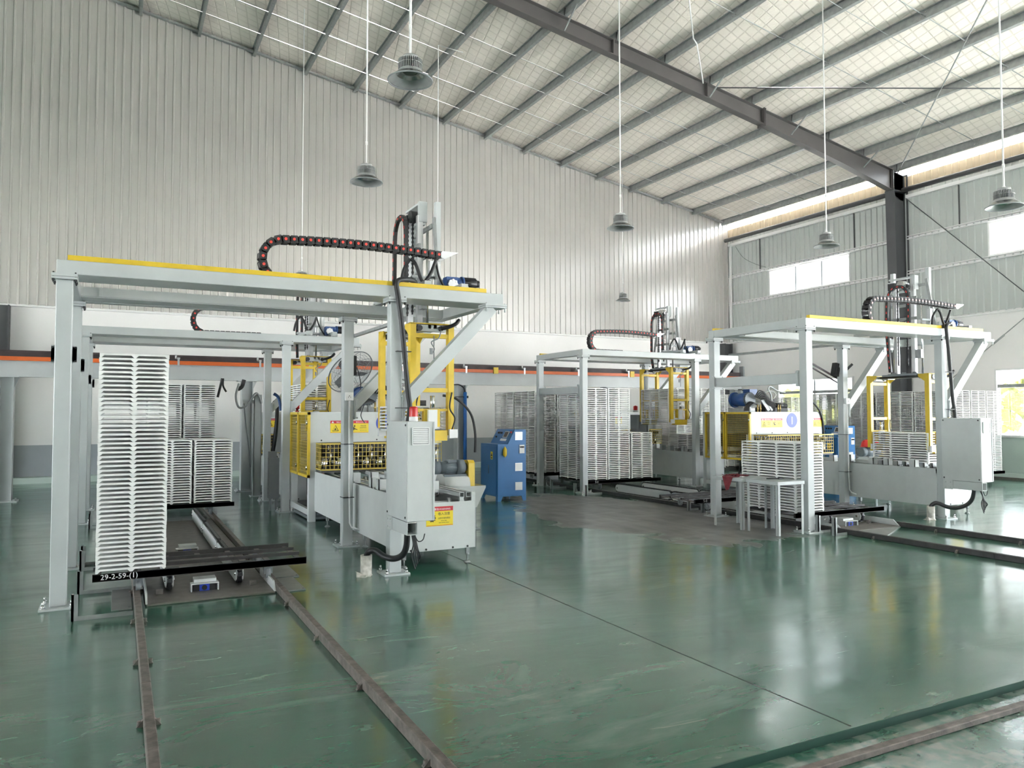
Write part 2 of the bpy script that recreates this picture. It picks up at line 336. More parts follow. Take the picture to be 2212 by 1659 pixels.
def window(i, y0, y1, z0, z1, mull, trans=None, fr='white', x=XR):
    w = struct(MB().build('window_%d' % i, fr)) if False else None
    t = 0.05; b = MB(); b.box(x - 0.06, x + 0.12, y0, y0 + t, z0, z1); b.box(x - 0.06, x + 0.12, y1 - t, y1, z0, z1); b.box(x - 0.06, x + 0.12, y0 + t, y1 - t, z0, z0 + t); b.box(x - 0.06, x + 0.12, y0 + t, y1 - t, z1 - t, z1)
    w = struct(b.build('window_%d' % i, fr))
    ys = [y0 + t + (y1 - y0 - 2 * t) * k / mull for k in range(mull + 1)]
    for yy in ys[1:-1]: MB().box(x, x + 0.06, yy - 0.02, yy + 0.02, z0 + t, z1 - t).build('mullion', 'dgrey', w)
    rows = [(z0 + t, z1 - t)]
    if trans: rows = [(z0 + t, trans - 0.045), (trans + 0.045, z1 - t)]; MB().box(x - 0.01, x + 0.07, y0 + t, y1 - t, trans - 0.045, trans + 0.045).build('transom', 'galv', w)
    for a, c in rows:
        for k in range(mull):
            g = MB(); g.box(x + 0.03, x + 0.036, ys[k], ys[k + 1], a, c); g.build('pane', 'glass', w)
n = 1
for (a, c, d, e) in UP: window(n, a, c, d, e, 3); n += 1
for (a, c, d, e) in LOW: window(n, a, c, d, e, 2, 2.40); n += 1

# roof: quilted insulation, purlins, tie rods, frames
cl = struct(MB().prism([(-27, zr(-27) + 0.21), (20.78, zr(20.78) + 0.21), (20.78, zr(20.78) + 0.27), (-27, zr(-27) + 0.27)], 'y', -10, 22.1).build('ceiling', 'quilt'))
pz = [(-0.03, 0), (0.05, 0), (0.05, 0.02), (0.044, 0.02), (0.044, 0.006), (-0.024, 0.006), (-0.024, 0.194), (-0.07, 0.194), (-0.07, 0.18), (-0.076, 0.18), (-0.076, 0.20), (-0.03, 0.20)]
pur = MB(); pur.prism(pz, 'y', -10, 21.93); pme = pur.mesh('purlin', 'galv')
bolts = MB()
for yy in (19.5, 17.0, 12.2, 9.8):
    for dy in (-0.05, 0.05):
        for dz in (0.05, 0.14): bolts.cyl((-0.03, yy + dy, dz), (-0.045, yy + dy, dz), 0.014, 6)
bme = bolts.mesh('bolt_heads', 'chrome')
for k in range(22):
    x = 20.28 - 1.425 * k
    p = part('purlin', pme, cl, (x, 0, zr(x)), (0, R(9.43), 0))
    if k < 14: part('bolt_heads', bme, p)
for yy in (17.0, 19.5, 12.2, 9.8):
    b = MB(); b.cyl((-2, yy, zr(-2) + 0.10), (20.6, yy, zr(20.6) + 0.10), 0.011, 6); b.build('sag_rod', 'galv', cl)
for yy in (18.0, 20.6, 10.6):
    b = MB(); b.cyl((-2, yy, zr(-2) + 0.03), (20.6, yy, zr(20.6) + 0.03), 0.008, 6); b.build('sag_rod', 'galv', cl)
def rafter(y0):
    xs = [-16, -2, 6, 13.05, 15.0, 18.0, 20.1]; dp = [0.5, 0.42, 0.36, 0.38, 0.40, 0.50, 0.62]
    b = MB()
    for i in range(len(xs) - 1):
        for (ya, yb, f0, f1) in ((-0.10, 0.10, 0, 0.02), (-0.10, 0.10, 1, 0.02), (-0.008, 0.008, 2, 0)):
            q = []
            for x, d in ((xs[i], dp[i]), (xs[i + 1], dp[i + 1])):
                zt = zr(x) - 0.01; zb = zt - d
                lo, hi = ((zt - 0.016, zt) if f0 == 0 else (zb, zb + 0.016) if f0 == 1 else (zb, zt))
                q += [(x, y0 + ya, lo), (x, y0 + yb, lo), (x, y0 + yb, hi), (x, y0 + ya, hi)]
            b.add(q, [(0, 1, 2, 3), (7, 6, 5, 4), (0, 4, 5, 1), (1, 5, 6, 2), (2, 6, 7, 3), (3, 7, 4, 0)])
    r = struct(b.build('rafter_beam', 'frame_steel', label='dark steel roof rafter'))
    for x, e in ((13.05, 0.0), (15.0, 0.06), (10.2, 0), (6.6, 0), (20.1, 0.0)):
        zt = zr(x); d = 0.36 if x < 13.5 else (0.40 if x < 16 else 0.62)
        MB().box(x - 0.012, x + 0.012, y0 - 0.1 - e / 2, y0 + 0.1 + e / 2, zt - d - e, zt + e / 3).build('stiffener', 'frame_steel', r)
        if x == 15.0: MB().box(x - 0.05, x - 0.03, y0 - 0.13, y0 + 0.13, zt - d - 0.06, zt + 0.03).build('stiffener', 'frame_steel', r)
    for k in (0, 1, 2, 3, 4, 5, 6, 7, 8, 9, 10):
        x = 20.28 - 1.425 * k; MB().box(x - 0.04, x + 0.0, y0 - 0.10, y0 - 0.085, zr(x) - 0.01, zr(x) + 0.19).build('purlin_cleat', 'steel', r)
    for k in (1, 3, 5, 8):
        x = 20.28 - 1.425 * k
        b = MB(); b.bar((x - 0.03, y0 - 0.62, zr(x) + 0.02), (x - 0.03, y0 - 0.08, zr(x) - 0.34), 0.03, 0.03); b.build('fly_brace', 'galv', r)
    hx = MB()
    for (a, c, x2, x3) in ((20.05, 20.08, 20.2, 20.23), ):
        pass
    q = [(20.05, zr(20.1) - 0.66), (20.66, zr(20.66) - 0.8), (20.66, zr(20.66) - 0.02), (20.05, zr(20.05) - 0.02)]
    MB().prism(q, 'y', y0 - 0.008, y0 + 0.008).build('haunch_web', 'frame_steel', r)
    c = MB()
    c.prism([(20.04, 8.25), (20.06, 8.25), (20.22, 0), (20.20, 0)], 'y', y0 - 0.15, y0 + 0.15); c.box(20.64, 20.66, y0 - 0.15, y0 + 0.15, 0, 8.75)
    c.prism([(20.05, 8.9), (20.65, 8.75), (20.65, 0), (20.21, 0)], 'y', y0 - 0.008, y0 + 0.008); c.box(20.02, 20.66, y0 - 0.15, y0 + 0.15, 8.2, 8.225)
    struct(c.build('column', 'steel', label='dark steel frame column against the window wall'))
for y0 in (14.65, 7.3): rafter(y0)
b = MB(); b.cyl((13.3, 14.55, 9.93), (20.1, 8.2, 8.80), 0.016, 8); tag(b.build('brace_rod', 'steel'), 'thin dark roof bracing rod crossing level near the top right', 'rod')
b = MB(); b.cyl((20.2, 14.5, 8.72), (14.0, 7.8, 9.80), 0.016, 8); tag(b.build('brace_rod', 'galv'), 'thin roof bracing rod rising steeply from the column head', 'rod')
b = MB(); b.cyl((20.49, 14.45, 8.0), (20.49, 7.5, 1.05), 0.014, 8); tag(b.build('brace_rod', 'steel'), 'wall bracing rod sloping down from the column over the ribbed wall', 'rod')
b = MB(); b.cyl((20.49, 13.9, 2.1), (20.49, 7.5, 6.95), 0.014, 8); b.cyl((20.49, 12.05, 3.5), (20.49, 11.75, 3.72), 0.028, 8); tag(b.build('brace_rod', 'galv'), 'wall bracing rod with a turnbuckle above the large low window', 'rod')

# outside the windows
random.seed(3)
for i, (x, y, s) in enumerate(((33, 17.2, 0.9), (33, 24.6, 0.9), (34, 10.0, 0.9), (33.5, 32, 0.9), (32.5, 39.3, 0.9))):
    b = MB()
    for k in range(420):
        t = random.uniform(0, 6.28); h = random.random() ** 0.7; rr = 2.6 * s * math.sqrt(1 - h * h * 0.8) * random.uniform(0.75, 1.05)
        c = V((x + rr * math.cos(t), y + rr * 1.3 * math.sin(t), 0.9 + 2.2 * s * h)); n = V((random.uniform(-1, 1), random.uniform(-1, 1), random.uniform(-0.5, 1))).normalized(); a = n.orthogonal().normalized() * 0.22; u = n.cross(a)
        b.add([c - a - u * 0.6, c + a - u * 0.6, c + a * 0.5 + u, c - a * 0.5 + u], [(0, 1, 2, 3)])
    b.box(x - 0.15, x + 0.15, y - 0.15, y + 0.15, -0.3, 1.2)
    tag(b.build('bush', 'leaf'), ['yellow green bush outside the large window', 'leafy bush outside, behind the far low window', 'leafy bush outside beyond the window edge', 'leafy bush outside, second past the far low window', 'leafy bush outside, farthest along the wall'][i], 'bush')
# ---------------------------------------------------------------- gantry frames
GO = {'A': (-0.51, 7.775), 'B': (8.70, 7.73), 'C': (-0.556, 13.49), 'D': (8.75, 13.71)}
GW, GD, GC, GH = 4.405, 2.02, 3.066, 3.06
plate_m = MB().box(-0.085, 0.085, -0.085, 0.085, 0, 0.016)
def base_plate(par, cx, cy, dx=0.0):
    b = MB(); b.box(-0.14, 0.14, -0.14, 0.14, 0, 0.018); p = b.build('base_plate', 'grey', par, (cx, cy, 0.0), label='bolted steel base plate')
    for sx in (-1, 1):
        for sy in (-1, 1):
            c = MB(); c.cyl((0, 0, 0.018), (0, 0, 0.045), 0.017, 6); c.cyl((0, 0, 0.045), (0, 0, 0.075), 0.010, 8); c.cyl((0, 0, 0.018), (0, 0, 0.023), 0.024, 10)
            c.build('anchor_bolt', 'chrome', p, (sx * 0.108, sy * 0.108, 0))
def gantry(k, label, tie=False, yf=True, yb=True):
    x, y = GO[k]; g = root('gantry_frame', (x, y, 0), label, 'gantry', 'steel gantries over the tray tracks')
    cs = 0.13
    for cx in (0, GC):
        for cy in (0, GD - cs):
            MB().box(cx, cx + cs, cy, cy + cs, 0.018, 2.885).build('column', 'grey', g, bev=0.006); base_plate(g, cx + cs / 2, cy + cs / 2)
            b = MB(); b.box(-0.10, 0.10, -0.10, 0.10, 0, 0.02); b.box(-0.10, 0.10, -0.10, 0.10, 0.024, 0.05)
            h = b.build('cap_plate', 'grey', g, (cx + cs / 2, cy + cs / 2, 2.885))
            c = MB()
            for sx in (-1, 1):
                for sy in (-1, 1): c.cyl((sx * 0.085, sy * 0.085, -0.03), (sx * 0.085, sy * 0.085, 0.062), 0.007, 6); c.cyl((sx * 0.085, sy * 0.085, -0.018), (sx * 0.085, sy * 0.085, 0), 0.012, 6)
            c.build('bolt_set', 'blackp', h)
    for cy in (0, GD - cs): MB().box(0, GW, cy, cy + cs, 2.935, GH).build('long_beam', 'grey', g, bev=0.005)
    for cx in (0, GW - cs): MB().box(cx, cx + cs, cs, GD - cs, 2.935, GH).build('end_beam', 'grey', g, bev=0.005)
    for a, c in ((cs, 0.49), (GD - 0.49, GD - cs)):
        b = MB(); b.box(cs, GW - cs, a, c, 2.942, 2.952); b.box(cs, GW - cs, (a + c) / 2 + (0.16 if a == cs else -0.20), (a + c) / 2 + (0.20 if a == cs else -0.16), 2.952, 3.05); b.build('guide_plate', 'grey', g)
    b = MB(); b.box(0.85, 0.91, GD - 0.50, GD - 0.47, 2.95, 3.05); b.box(0.30, 0.33, GD - 0.53, GD - 0.49, 2.95, 3.05); b.build('stop_bracket', 'grey', g)
    for f, cy in ((yf, 0.0), (yb, GD - 0.06)):
        if f:
            b = MB(); b.prism([(cy, GH), (cy + 0.06, GH), (cy + 0.06, GH + 0.045), (cy, GH + 0.045)], 'x', 0.085, 2.42); b.build('rail_cover', 'yellow', g, label='yellow rail cover strip')
            b = MB(); b.prism([(cy, GH), (cy + 0.06, GH), (cy + 0.06, GH + 0.045), (cy, GH + 0.045)], 'x', 2.424, GW - 0.215); b.build('rail_cover', 'yellow', g, label='yellow rail cover strip')
    for cy in (cs / 2, GD - cs / 2):
        b = MB(); b.bar((GC + cs - 0.02, cy, 1.76), (GW - 0.13, cy, 2.90), 0.12, 0.13); b.build('diagonal_brace', 'grey', g)
        b = MB(); b.box(GC + cs, GC + cs + 0.012, cy - 0.085, cy + 0.085, 1.62, 1.90); b.box(GC + cs + 0.016, GC + cs + 0.03, cy - 0.085, cy + 0.085, 1.62, 1.90)
        for z in (1.64, 1.88):
            for d in (-0.07, 0.07): b.cyl((GC + cs - 0.01, cy + d, z), (GC + cs + 0.055, cy + d, z), 0.011, 6)
        b.build('brace_plate', 'grey', g)
        b = MB(); b.box(GW - 0.24, GW + 0.03, cy - 0.10, cy + 0.10, 2.895, 2.912); b.box(GW - 0.24, GW + 0.03, cy - 0.10, cy + 0.10, 2.916, 2.935)
        for xx in (GW - 0.22, GW + 0.012):
            for d in (-0.08, 0.08): b.cyl((xx, cy + d, 2.85), (xx, cy + d, 2.95), 0.010, 6)
        b.build('brace_plate', 'grey', g)
    if tie:
        MB().box(0.0, cs, cs + 0.03, GD - cs - 0.03, 2.12, 2.27).build('tie_beam', 'grey', g, bev=0.004)
        for yy in (cs, GD - cs - 0.03):
            b = MB(); b.box(-0.03, cs + 0.03, yy, yy + 0.03, 2.08, 2.31)
            for xx in (-0.02, cs + 0.02):
                for z in (2.10, 2.29): b.cyl((xx, yy - 0.015, z), (xx, yy + 0.045, z), 0.012, 6)
            b.build('tie_plate', 'grey', g)
    else:
        for cy, z0 in ((cs + 0.002, 2.15), (GD - cs - 0.022, 2.15)):
            b = MB(); b.box(-0.035, 0.0, cy, cy + 0.02, z0, z0 + 0.16); b.box(cs, cs + 0.035, cy, cy + 0.02, z0, z0 + 0.16); b.box(-0.035, cs + 0.035, cy, cy + 0.02, z0 + 0.01, z0 + 0.15); p = b.build('tie_plate', 'grey', g)
            c = MB()
            for xx in (-0.025, cs + 0.025):
                for z in (z0 + 0.02, z0 + 0.14): c.cyl((xx, cy - 0.010, z), (xx, cy + 0.030, z), 0.010, 6)
            c.build('bolt_set', 'blackp', p)
    return g
gA = gantry('A', 'large grey steel gantry nearest on the left, topped by a yellow strip')
gB = gantry('B', 'grey steel gantry nearest on the right, with a tie beam beside the table', tie=True)
gC = gantry('C', 'smaller looking grey gantry standing behind the large left gantry', yf=False, yb=False)
gD = gantry('D', 'far grey gantry in the middle, behind the blue cabinet', tie=True, yf=False)
b = MB(); b.bar((3.74, 13.6, 3.085), (3.74, 9.66, 3.085), 0.06, 0.05); tag(b.build('tie_bar', 'galv'), 'grey bar joining the tops of the two left gantries', 'bar')
b = MB(); b.bar((13.0, 13.85, 3.085), (13.0, 9.55, 3.085), 0.06, 0.05); tag(b.build('tie_bar', 'galv'), 'grey bar joining the tops of the two right gantries', 'bar')

# ---------------------------------------------------------------- cable chains
def link_mesh(w=0.12):
    b = MB()
    for yy in (-w / 2, w / 2 - 0.012):
        b.prism([(-0.052, -0.02), (-0.035, -0.040), (0.028, -0.040), (0.045, -0.018), (0.045, 0.018), (0.028, 0.040), (-0.035, 0.040), (-0.052, 0.02)], 'y', yy, yy + 0.012)
        b.cyl((-0.0, yy - 0.006, 0), (0.0, yy + 0.018, 0), 0.033, 12)
    b.box(-0.028, 0.02, -w / 2 + 0.012, w / 2 - 0.012, 0.030, 0.038); b.box(-0.028, 0.02, -w / 2 + 0.012, w / 2 - 0.012, -0.038, -0.030)
    return b.mesh('link', 'blackp')
def pin_mesh(w=0.12, m='redcap'):
    b = MB()
    for s in (-1, 1): b.cyl((0, s * (w / 2 + 0.004), 0), (0, s * (w / 2 + 0.012), 0), 0.015, 10)
    return b.mesh('pin_cap', m)
LM, PM = link_mesh(), pin_mesh()
M['palecap'] = mat('pale_pin_cap', (0.62, 0.40, 0.38), 0.4)
PM2 = pin_mesh(m='palecap'); LM2 = LM
def resample(pts, step):
    pts = [V(p) for p in pts]; out = []; acc = 0.0; i = 0; pos = 0.0
    L = [0.0]
    for a, c in zip(pts, pts[1:]): L.append(L[-1] + (c - a).length)
    s = 0.0
    while s < L[-1]:
        while i < len(L) - 2 and L[i + 1] < s: i += 1
        t = (s - L[i]) / max(1e-9, L[i + 1] - L[i]); out.append((pts[i].lerp(pts[i + 1], t), (pts[i + 1] - pts[i]).normalized())); s += step
    return out
def hchain(k, xl, xe, label, pm):
    gx, gy = GO[k]; y = 0.18; c = root('cable_chain', (gx, gy, 0), label, 'cable chain', 'cable chains on the gantries')
    r = 0.20; zt, zb = 3.47, 3.045
    pts = [(xe, y, zt - 0.0)] + [(xe + (xl + r - xe) * t, y, zt + 0.03 * math.sin(math.pi * t) ) for t in (0.25, 0.5, 0.75, 1.0)]
    zc = (zt + zb) / 2; rr = (zt - zb) / 2
    pts += [(xl + r - r * math.sin(a), y, zc + rr * math.cos(a)) for a in [R(d) for d in range(12, 181, 12)]] + [(xe - 0.9, y, zb)]
    for p, d in resample(smooth_path(pts, 4), 0.0835):
        l = part('link', LM, c, p, (0, -math.atan2(d.z, d.x), 0)); part('pin_cap', pm, l)
    b = MB(); b.prism([(xe + 0.02, zt - 0.035), (xe + 0.06, zt - 0.05), (xe + 0.21, zt + 0.025), (xe + 0.23, zt + 0.04), (xe + 0.04, zt + 0.04), (xe + 0.02, zt + 0.02)], 'y', y - 0.075, y - 0.065)
    b.prism([(xe + 0.02, zt - 0.035), (xe + 0.06, zt - 0.05), (xe + 0.21, zt + 0.025), (xe + 0.23, zt + 0.04), (xe + 0.04, zt + 0.04), (xe + 0.02, zt + 0.02)], 'y', y + 0.065, y + 0.075)
    b.box(xe + 0.05, xe + 0.23, y - 0.07, y + 0.07, zt + 0.032, zt + 0.04); b.build('end_bracket', 'alu', c, label='bare metal end bracket')
    b = MB(); b.box(xl + 0.35, xe - 0.2, y - 0.04, y + 0.10, 2.96, 2.99); b.build('chain_tray', 'galv', c)
    return c
hchain('A', 1.77, 3.66, 'long black cable chain with red pins on the large left gantry', PM)
hchain('C', 1.63, 3.60, 'black cable chain with red pins seen below the large left gantry beam', PM)
hchain('D', 0.30, 2.05, 'small dark cable chain on the far middle gantry', PM)
hchain('B', 1.53, 3.62, 'pale pinned cable chain on the nearest right gantry', PM2)

# ---------------------------------------------------------------- gripper lifts
def gearmotor(par, x, y, z, s=1.0):
    b = MB(); b.box(x - 0.07 * s, x + 0.07 * s, y - 0.06 * s, y + 0.06 * s, z - 0.07 * s, z + 0.09 * s); b.box(x - 0.03, x + 0.10 * s, y - 0.05 * s, y + 0.05 * s, z + 0.01, z + 0.085 * s)
    b.cyl((x + 0.05 * s, y, z + 0.04 * s), (x + 0.15 * s, y, z + 0.04 * s), 0.058 * s, 14); b.cyl((x + 0.13 * s, y, z + 0.04 * s), (x + 0.155 * s, y, z + 0.04 * s), 0.072 * s, 14); g = b.build('gearbox', 'blued', par, label='blue worm gearbox')
    b = MB(); b.cyl((x, y - 0.06 * s, z), (x, y - 0.085 * s, z), 0.058 * s, 14)
    for k in range(8): a = k * math.pi / 4; b.cyl((x + 0.05 * s * math.cos(a), y - 0.06 * s, z + 0.05 * s * math.sin(a)), (x + 0.05 * s * math.cos(a), y - 0.09 * s, z + 0.05 * s * math.sin(a)), 0.014 * s, 8)
    b.build('flange', 'alu', g)
    b = MB(); b.cyl((x + 0.155 * s, y, z + 0.04 * s), (x + 0.32 * s, y, z + 0.04 * s), 0.058 * s, 14); b.cyl((x + 0.32 * s, y, z + 0.04 * s), (x + 0.36 * s, y, z + 0.04 * s), 0.042 * s, 14)
    for k in range(12): a = k * math.pi / 6; b.bar((x + 0.16 * s, y + 0.06 * s * math.cos(a), z + 0.04 * s + 0.06 * s * math.sin(a)), (x + 0.31 * s, y + 0.06 * s * math.cos(a), z + 0.04 * s + 0.06 * s * math.sin(a)), 0.008, 0.016, (0, math.cos(a), math.sin(a)))
    b.build('motor', 'blackp', par, label='black ribbed motor')
def lift(k, lx, dz, label, cap='sblack'):
    gx, gy = GO[k]; o = root('gripper_lift', (gx + lx, gy + 1.09, 0), label, 'gripper lift', 'gripper lifts riding on the gantries')
    # trolley
    b = MB()
    for x in (-0.22, 0.22): b.box(x - 0.04, x + 0.04, -1.03, 0.87, 3.105, 3.155)
    for yy in (-0.32, 0.32): b.box(-0.30, 0.30, yy - 0.04, yy + 0.04, 3.155, 3.19)
    for x in (-0.22, 0.22):
        for yy in (-0.99, 0.83): b.cyl((x - 0.05, yy, 3.10), (x + 0.05, yy, 3.10), 0.04, 12)
    b.build('trolley', 'grey', o)
    # fixed tower
    for yy in (-0.34, 0.34):
        b = MB(); b.box(0.13, 0.19, yy - 0.035, yy + 0.035, 3.155, 4.24)
        for z in (3.3, 3.6, 3.9): b.box(0.125, 0.195, yy - 0.012, yy + 0.012, z, z + 0.2)
        b.build('tower_post', 'grey', o)
        s = 1 if yy > 0 else -1
        b = MB(); b.bar((0.12, yy * 0.98, 4.05), (0.10, yy + s * 0.16, 3.16), 0.03, 0.05); b.build('tower_brace', 'galv', o)
    b = MB(); b.bar((0.10, -0.34, 3.95), (0.10, 0.34, 3.95), 0.03, 0.05); b.bar((0.10, -0.34, 3.62), (0.10, 0.34, 3.62), 0.03, 0.05); b.bar((0.16, -0.45, 3.30), (-0.2, -0.45, 3.30), 0.02, 0.03)
    b.build('crossbar', 'galv', o)
    b = MB(); b.box(0.02, 0.14, -0.46, -0.40, 3.30, 3.50); b.bar((0.14, -0.43, 3.48), (0.02, -0.43, 3.28), 0.02, 0.05); b.build('gusset', 'alu', o)
    b = MB(); b.box(0.05, 0.16, -0.60, -0.56, 3.10, 3.26); b.build('motor_bracket', 'grey', o); gearmotor(o, 0.20, -0.66, 3.19)
    # moving mast
    for yy in (-0.17, 0.17):
        b = MB(); b.box(-0.04, 0.03, yy - 0.03, yy + 0.03, 2.74 - dz, 4.10 - dz * 0.4); b.build('mast_rail', 'alu', o)
    for yy in (-0.08, 0.10):
        b = MB(); n = 46; z0, z1 = 2.9 - dz, 4.12 - dz * 0.4
        for i in range(n): z = z0 + (z1 - z0) * i / n; w = 0.012 if i % 2 else 0.006; b.box(-0.06 - w, -0.06 + w, yy - 0.012, yy + 0.012, z, z + (z1 - z0) / n)
        b.build('lift_chain', 'blackp', o)
    for yy in (-0.27, 0.27):
        b = MB(); b.cyl((0.06, yy, 2.72 - dz), (0.06, yy, 3.9 - dz * 0.4), 0.016, 10); b.build('guide_rod', 'chrome', o)
    b = MB(); b.box(-0.02, 0.08, -0.21, -0.15, 4.02 - dz * 0.4, 4.27 - dz * 0.4); b.box(-0.02, 0.08, 0.30, 0.34, 4.02 - dz * 0.4, 4.20 - dz * 0.4); b.box(-0.02, 0.08, -0.15, 0.30, 4.235 - dz * 0.4, 4.26 - dz * 0.4); b.box(-0.02, 0.08, -0.15, 0.34, 4.0 - dz * 0.4, 4.03 - dz * 0.4)
    h = b.build('pulley_frame', 'grey', o)
    b = MB(); b.cyl((-0.05, 0.05, 4.13 - dz * 0.4), (0.10, 0.05, 4.13 - dz * 0.4), 0.075, 18); b.build('pulley', 'chrome' if k in 'BD' else 'blackp', h)
    b = MB(); b.box(-0.05, 0.07, 0.16, 0.30, 4.05 - dz * 0.4, 4.18 - dz * 0.4); b.build('bearing_block', 'blackp', h)
    b = MB(); b.bar((-0.03, -0.25, 3.72), (-0.03, 0.25, 3.72), 0.03, 0.05); b.bar((-0.03, -0.25, 3.36), (-0.03, 0.25, 3.36), 0.03, 0.05); b.box(-0.02, 0.05, -0.30, -0.12, 2.95 - dz * .8, 3.10 - dz * .8); b.build('mast_clamp', 'galv', o)
    # vertical loop of cable chain
    x = -0.19; zt = 4.09 - dz * 0.45; pts = [(x, -0.20, 3.16), (x, -0.21, 3.5), (x, -0.20, zt - 0.18), (x, -0.12, zt - 0.03), (x, 0.0, zt), (x, 0.12, zt - 0.04), (x, 0.20, zt - 0.2), (x, 0.215, 3.5), (x, 0.22, 3.1), (x, 0.17, 2.78 - dz)]
    b = MB()
    for p, d in resample(smooth_path(pts, 5), 0.055):
        u = V((1, 0, 0)).cross(d); b.bar(p - d * 0.029, p + d * 0.029, 0.052, 0.040, (1, 0, 0))
    vc = b.build('loop_chain', 'blackp', o, label='black vertical cable chain loop')
    b = MB()
    for p, d in resample(smooth_path(pts, 5), 0.055)[::2]: b.bar(p - d * 0.02 - V((0.022, 0, 0)), p + d * 0.02 - V((0.022, 0, 0)), 0.016, 0.006, (1, 0, 0))
    b.build('red_mark', 'redcap', vc)
    # lower cross slide
    z = 2.70 - dz
    b = MB(); b.box(-0.055, -0.015, -0.60, 0.62, z - 0.02, z + 0.02); b.box(0.015, 0.055, -0.60, 0.62, z - 0.02, z + 0.02); b.build('slide_rail', 'alu', o)
    b = MB(); b.box(-0.12, 0.12, -0.28, 0.28, z + 0.02, z + 0.06); b.box(-0.09, 0.10, -0.40, -0.30, z - 0.035, z + 0.05); b.box(-0.09, 0.10, 0.30, 0.42, z - 0.035, z + 0.05)
    for yy in (-0.2, 0.0, 0.2): b.cyl((-0.06, yy, z + 0.06), (-0.06, yy, z + 0.085), 0.035, 10)
    b.build('slide_carriage', 'dgrey', o)
    b = MB(); b.cyl((-0.10, -0.5, z), (-0.10, 0.45, z), 0.018, 8); b.build('cylinder', 'black', o)
    zb = z - 1.26
    for s, yy in ((-1, -0.565), (1, 0.565)):
        b = MB(); b.box(-0.27, -0.20, yy - 0.04, yy + 0.04, zb + 0.0, z + 0.035); b.box(0.20, 0.27, yy - 0.04, yy + 0.04, zb + 0.0, z + 0.035)
        b.box(-0.20, 0.20, yy - 0.03, yy + 0.03, z - 0.13, z - 0.08); b.box(-0.20, 0.20, yy - 0.03, yy + 0.03, zb + 0.50, zb + 0.55)
        b.box(-0.27, 0.27, yy - 0.04, yy + 0.04, z + 0.028, z + 0.04)
        b.prism([(yy - s * 0.0, z + 0.035), (yy - s * 0.16, z + 0.035), (yy - s * 0.16, z - 0.01), (yy - s * 0.03, z - 0.10), (yy, z - 0.10)], 'x', -0.268, -0.258); b.prism([(yy - s * 0.0, z + 0.035), (yy - s * 0.16, z + 0.035), (yy - s * 0.16, z - 0.01), (yy - s * 0.03, z - 0.10), (yy, z - 0.10)], 'x', 0.258, 0.268)
        f = b.build('gripper_frame', 'yellow', o, label='yellow gripper frame')
        b = MB(); b.box(-0.10, 0.10, yy - 0.03, yy + 0.03, zb + 0.10, zb + 0.30); b.box(-0.20, 0.20, yy - 0.02, yy + 0.02, zb + 0.28, zb + 0.31); b.box(-0.18, 0.18, yy - 0.06, yy + 0.06, zb - 0.06, zb + 0.06); b.build('clamp_plate', 'yellow', f)
        b = MB(); b.box(-0.06, 0.05, yy - 0.075, yy - 0.03, zb + 0.08, zb + 0.30); b.box(0.20, 0.30, yy - 0.085, yy - 0.045, zb - 0.03, zb + 0.07); b.box(-0.30, -0.2, yy - 0.085, yy - 0.045, zb - 0.03, zb + 0.07); b.build('valve_box', 'white', f)
        b = MB(); b.cyl((0.0, yy - 0.04, zb + 0.31), (0.0, yy - 0.04, zb + 0.46), 0.028, 10); b.build('air_cylinder', 'chrome', f)
        b = MB(); b.box(-0.17, 0.17, yy - 0.035, yy + 0.035, z - 0.055, z + 0.02); b.build('slide_block', 'panel', f)
        b = MB(); b.cyl((-0.16, yy - 0.05, z - 0.02), (-0.16, yy + 0.06, z - 0.02), 0.035, 14); b.cyl((0.10, yy - 0.06, z - 0.02), (0.10, yy + 0.05, z - 0.02), 0.03, 14); b.build('port', 'blackp', f)
        b = MB(); b.tube(smooth_path([(0.23, yy - 0.07, zb + 0.06), (0.26, yy - 0.09, zb + 0.2), (0.2, yy - 0.08, zb + 0.32), (0.24, yy - 0.05, zb + 0.5)], 6), 0.009, 6); b.build('air_hose', 'black', f)
    b = MB(); b.tube(smooth_path([(0.10, -0.62, z - 0.02), (0.18, -0.66, z + 0.0), (0.26, -0.68, z + 0.04), (0.31, -0.66, z + 0.09)], 6), 0.022, 8); b.build('hose', 'black', o)
    b = MB(); b.cyl((0.02, -0.6, z - 0.10), (0.02, -0.6, z - 0.42), 0.006, 6); b.tube(smooth_path([(0.10, -0.62, z - 0.04), (0.07, -0.62, z - 0.13), (-0.02, -0.62, z - 0.18), (0.02, -0.61, z - 0.25), (0.01, -0.6, z - 0.30)], 5), 0.007, 6); b.box(-0.03, 0.0, -0.615, -0.59, z - 0.32, z - 0.25); b.build('sensor_rod', 'dgrey', o)
    b = MB(); b.tube(smooth_path([(-0.07, -0.88, 3.42), (-0.13, -0.86, 3.26), (-0.22, -0.86, 3.17), (-0.3, -0.85, 3.36), (-0.36, -0.84, 3.42)], 6), 0.02, 7); b.tube(smooth_path([(-0.36, -0.84, 3.42), (-0.42, -0.8, 3.30), (-0.45, -0.8, 3.16)], 6), 0.018, 7); b.tube(smooth_path([(-0.06, -0.86, 3.40), (0.0, -0.8, 3.26), (0.10, -0.74, 3.13)], 6), 0.013, 7); b.build('cable', 'black', o)
    return o
lift('A', 3.73, 0.0, 'lift with yellow grippers and tall grey mast on the large left gantry')
lift('C', 3.75, 0.0, 'lift with yellow grippers on the gantry behind the large left one')
lift('D', 3.03, -0.04, 'lift with yellow grippers clutching a tray stack at the far middle gantry')
lift('B', 3.72, 0.37, 'lift with yellow grippers lowered to the conveyor on the nearest right gantry')
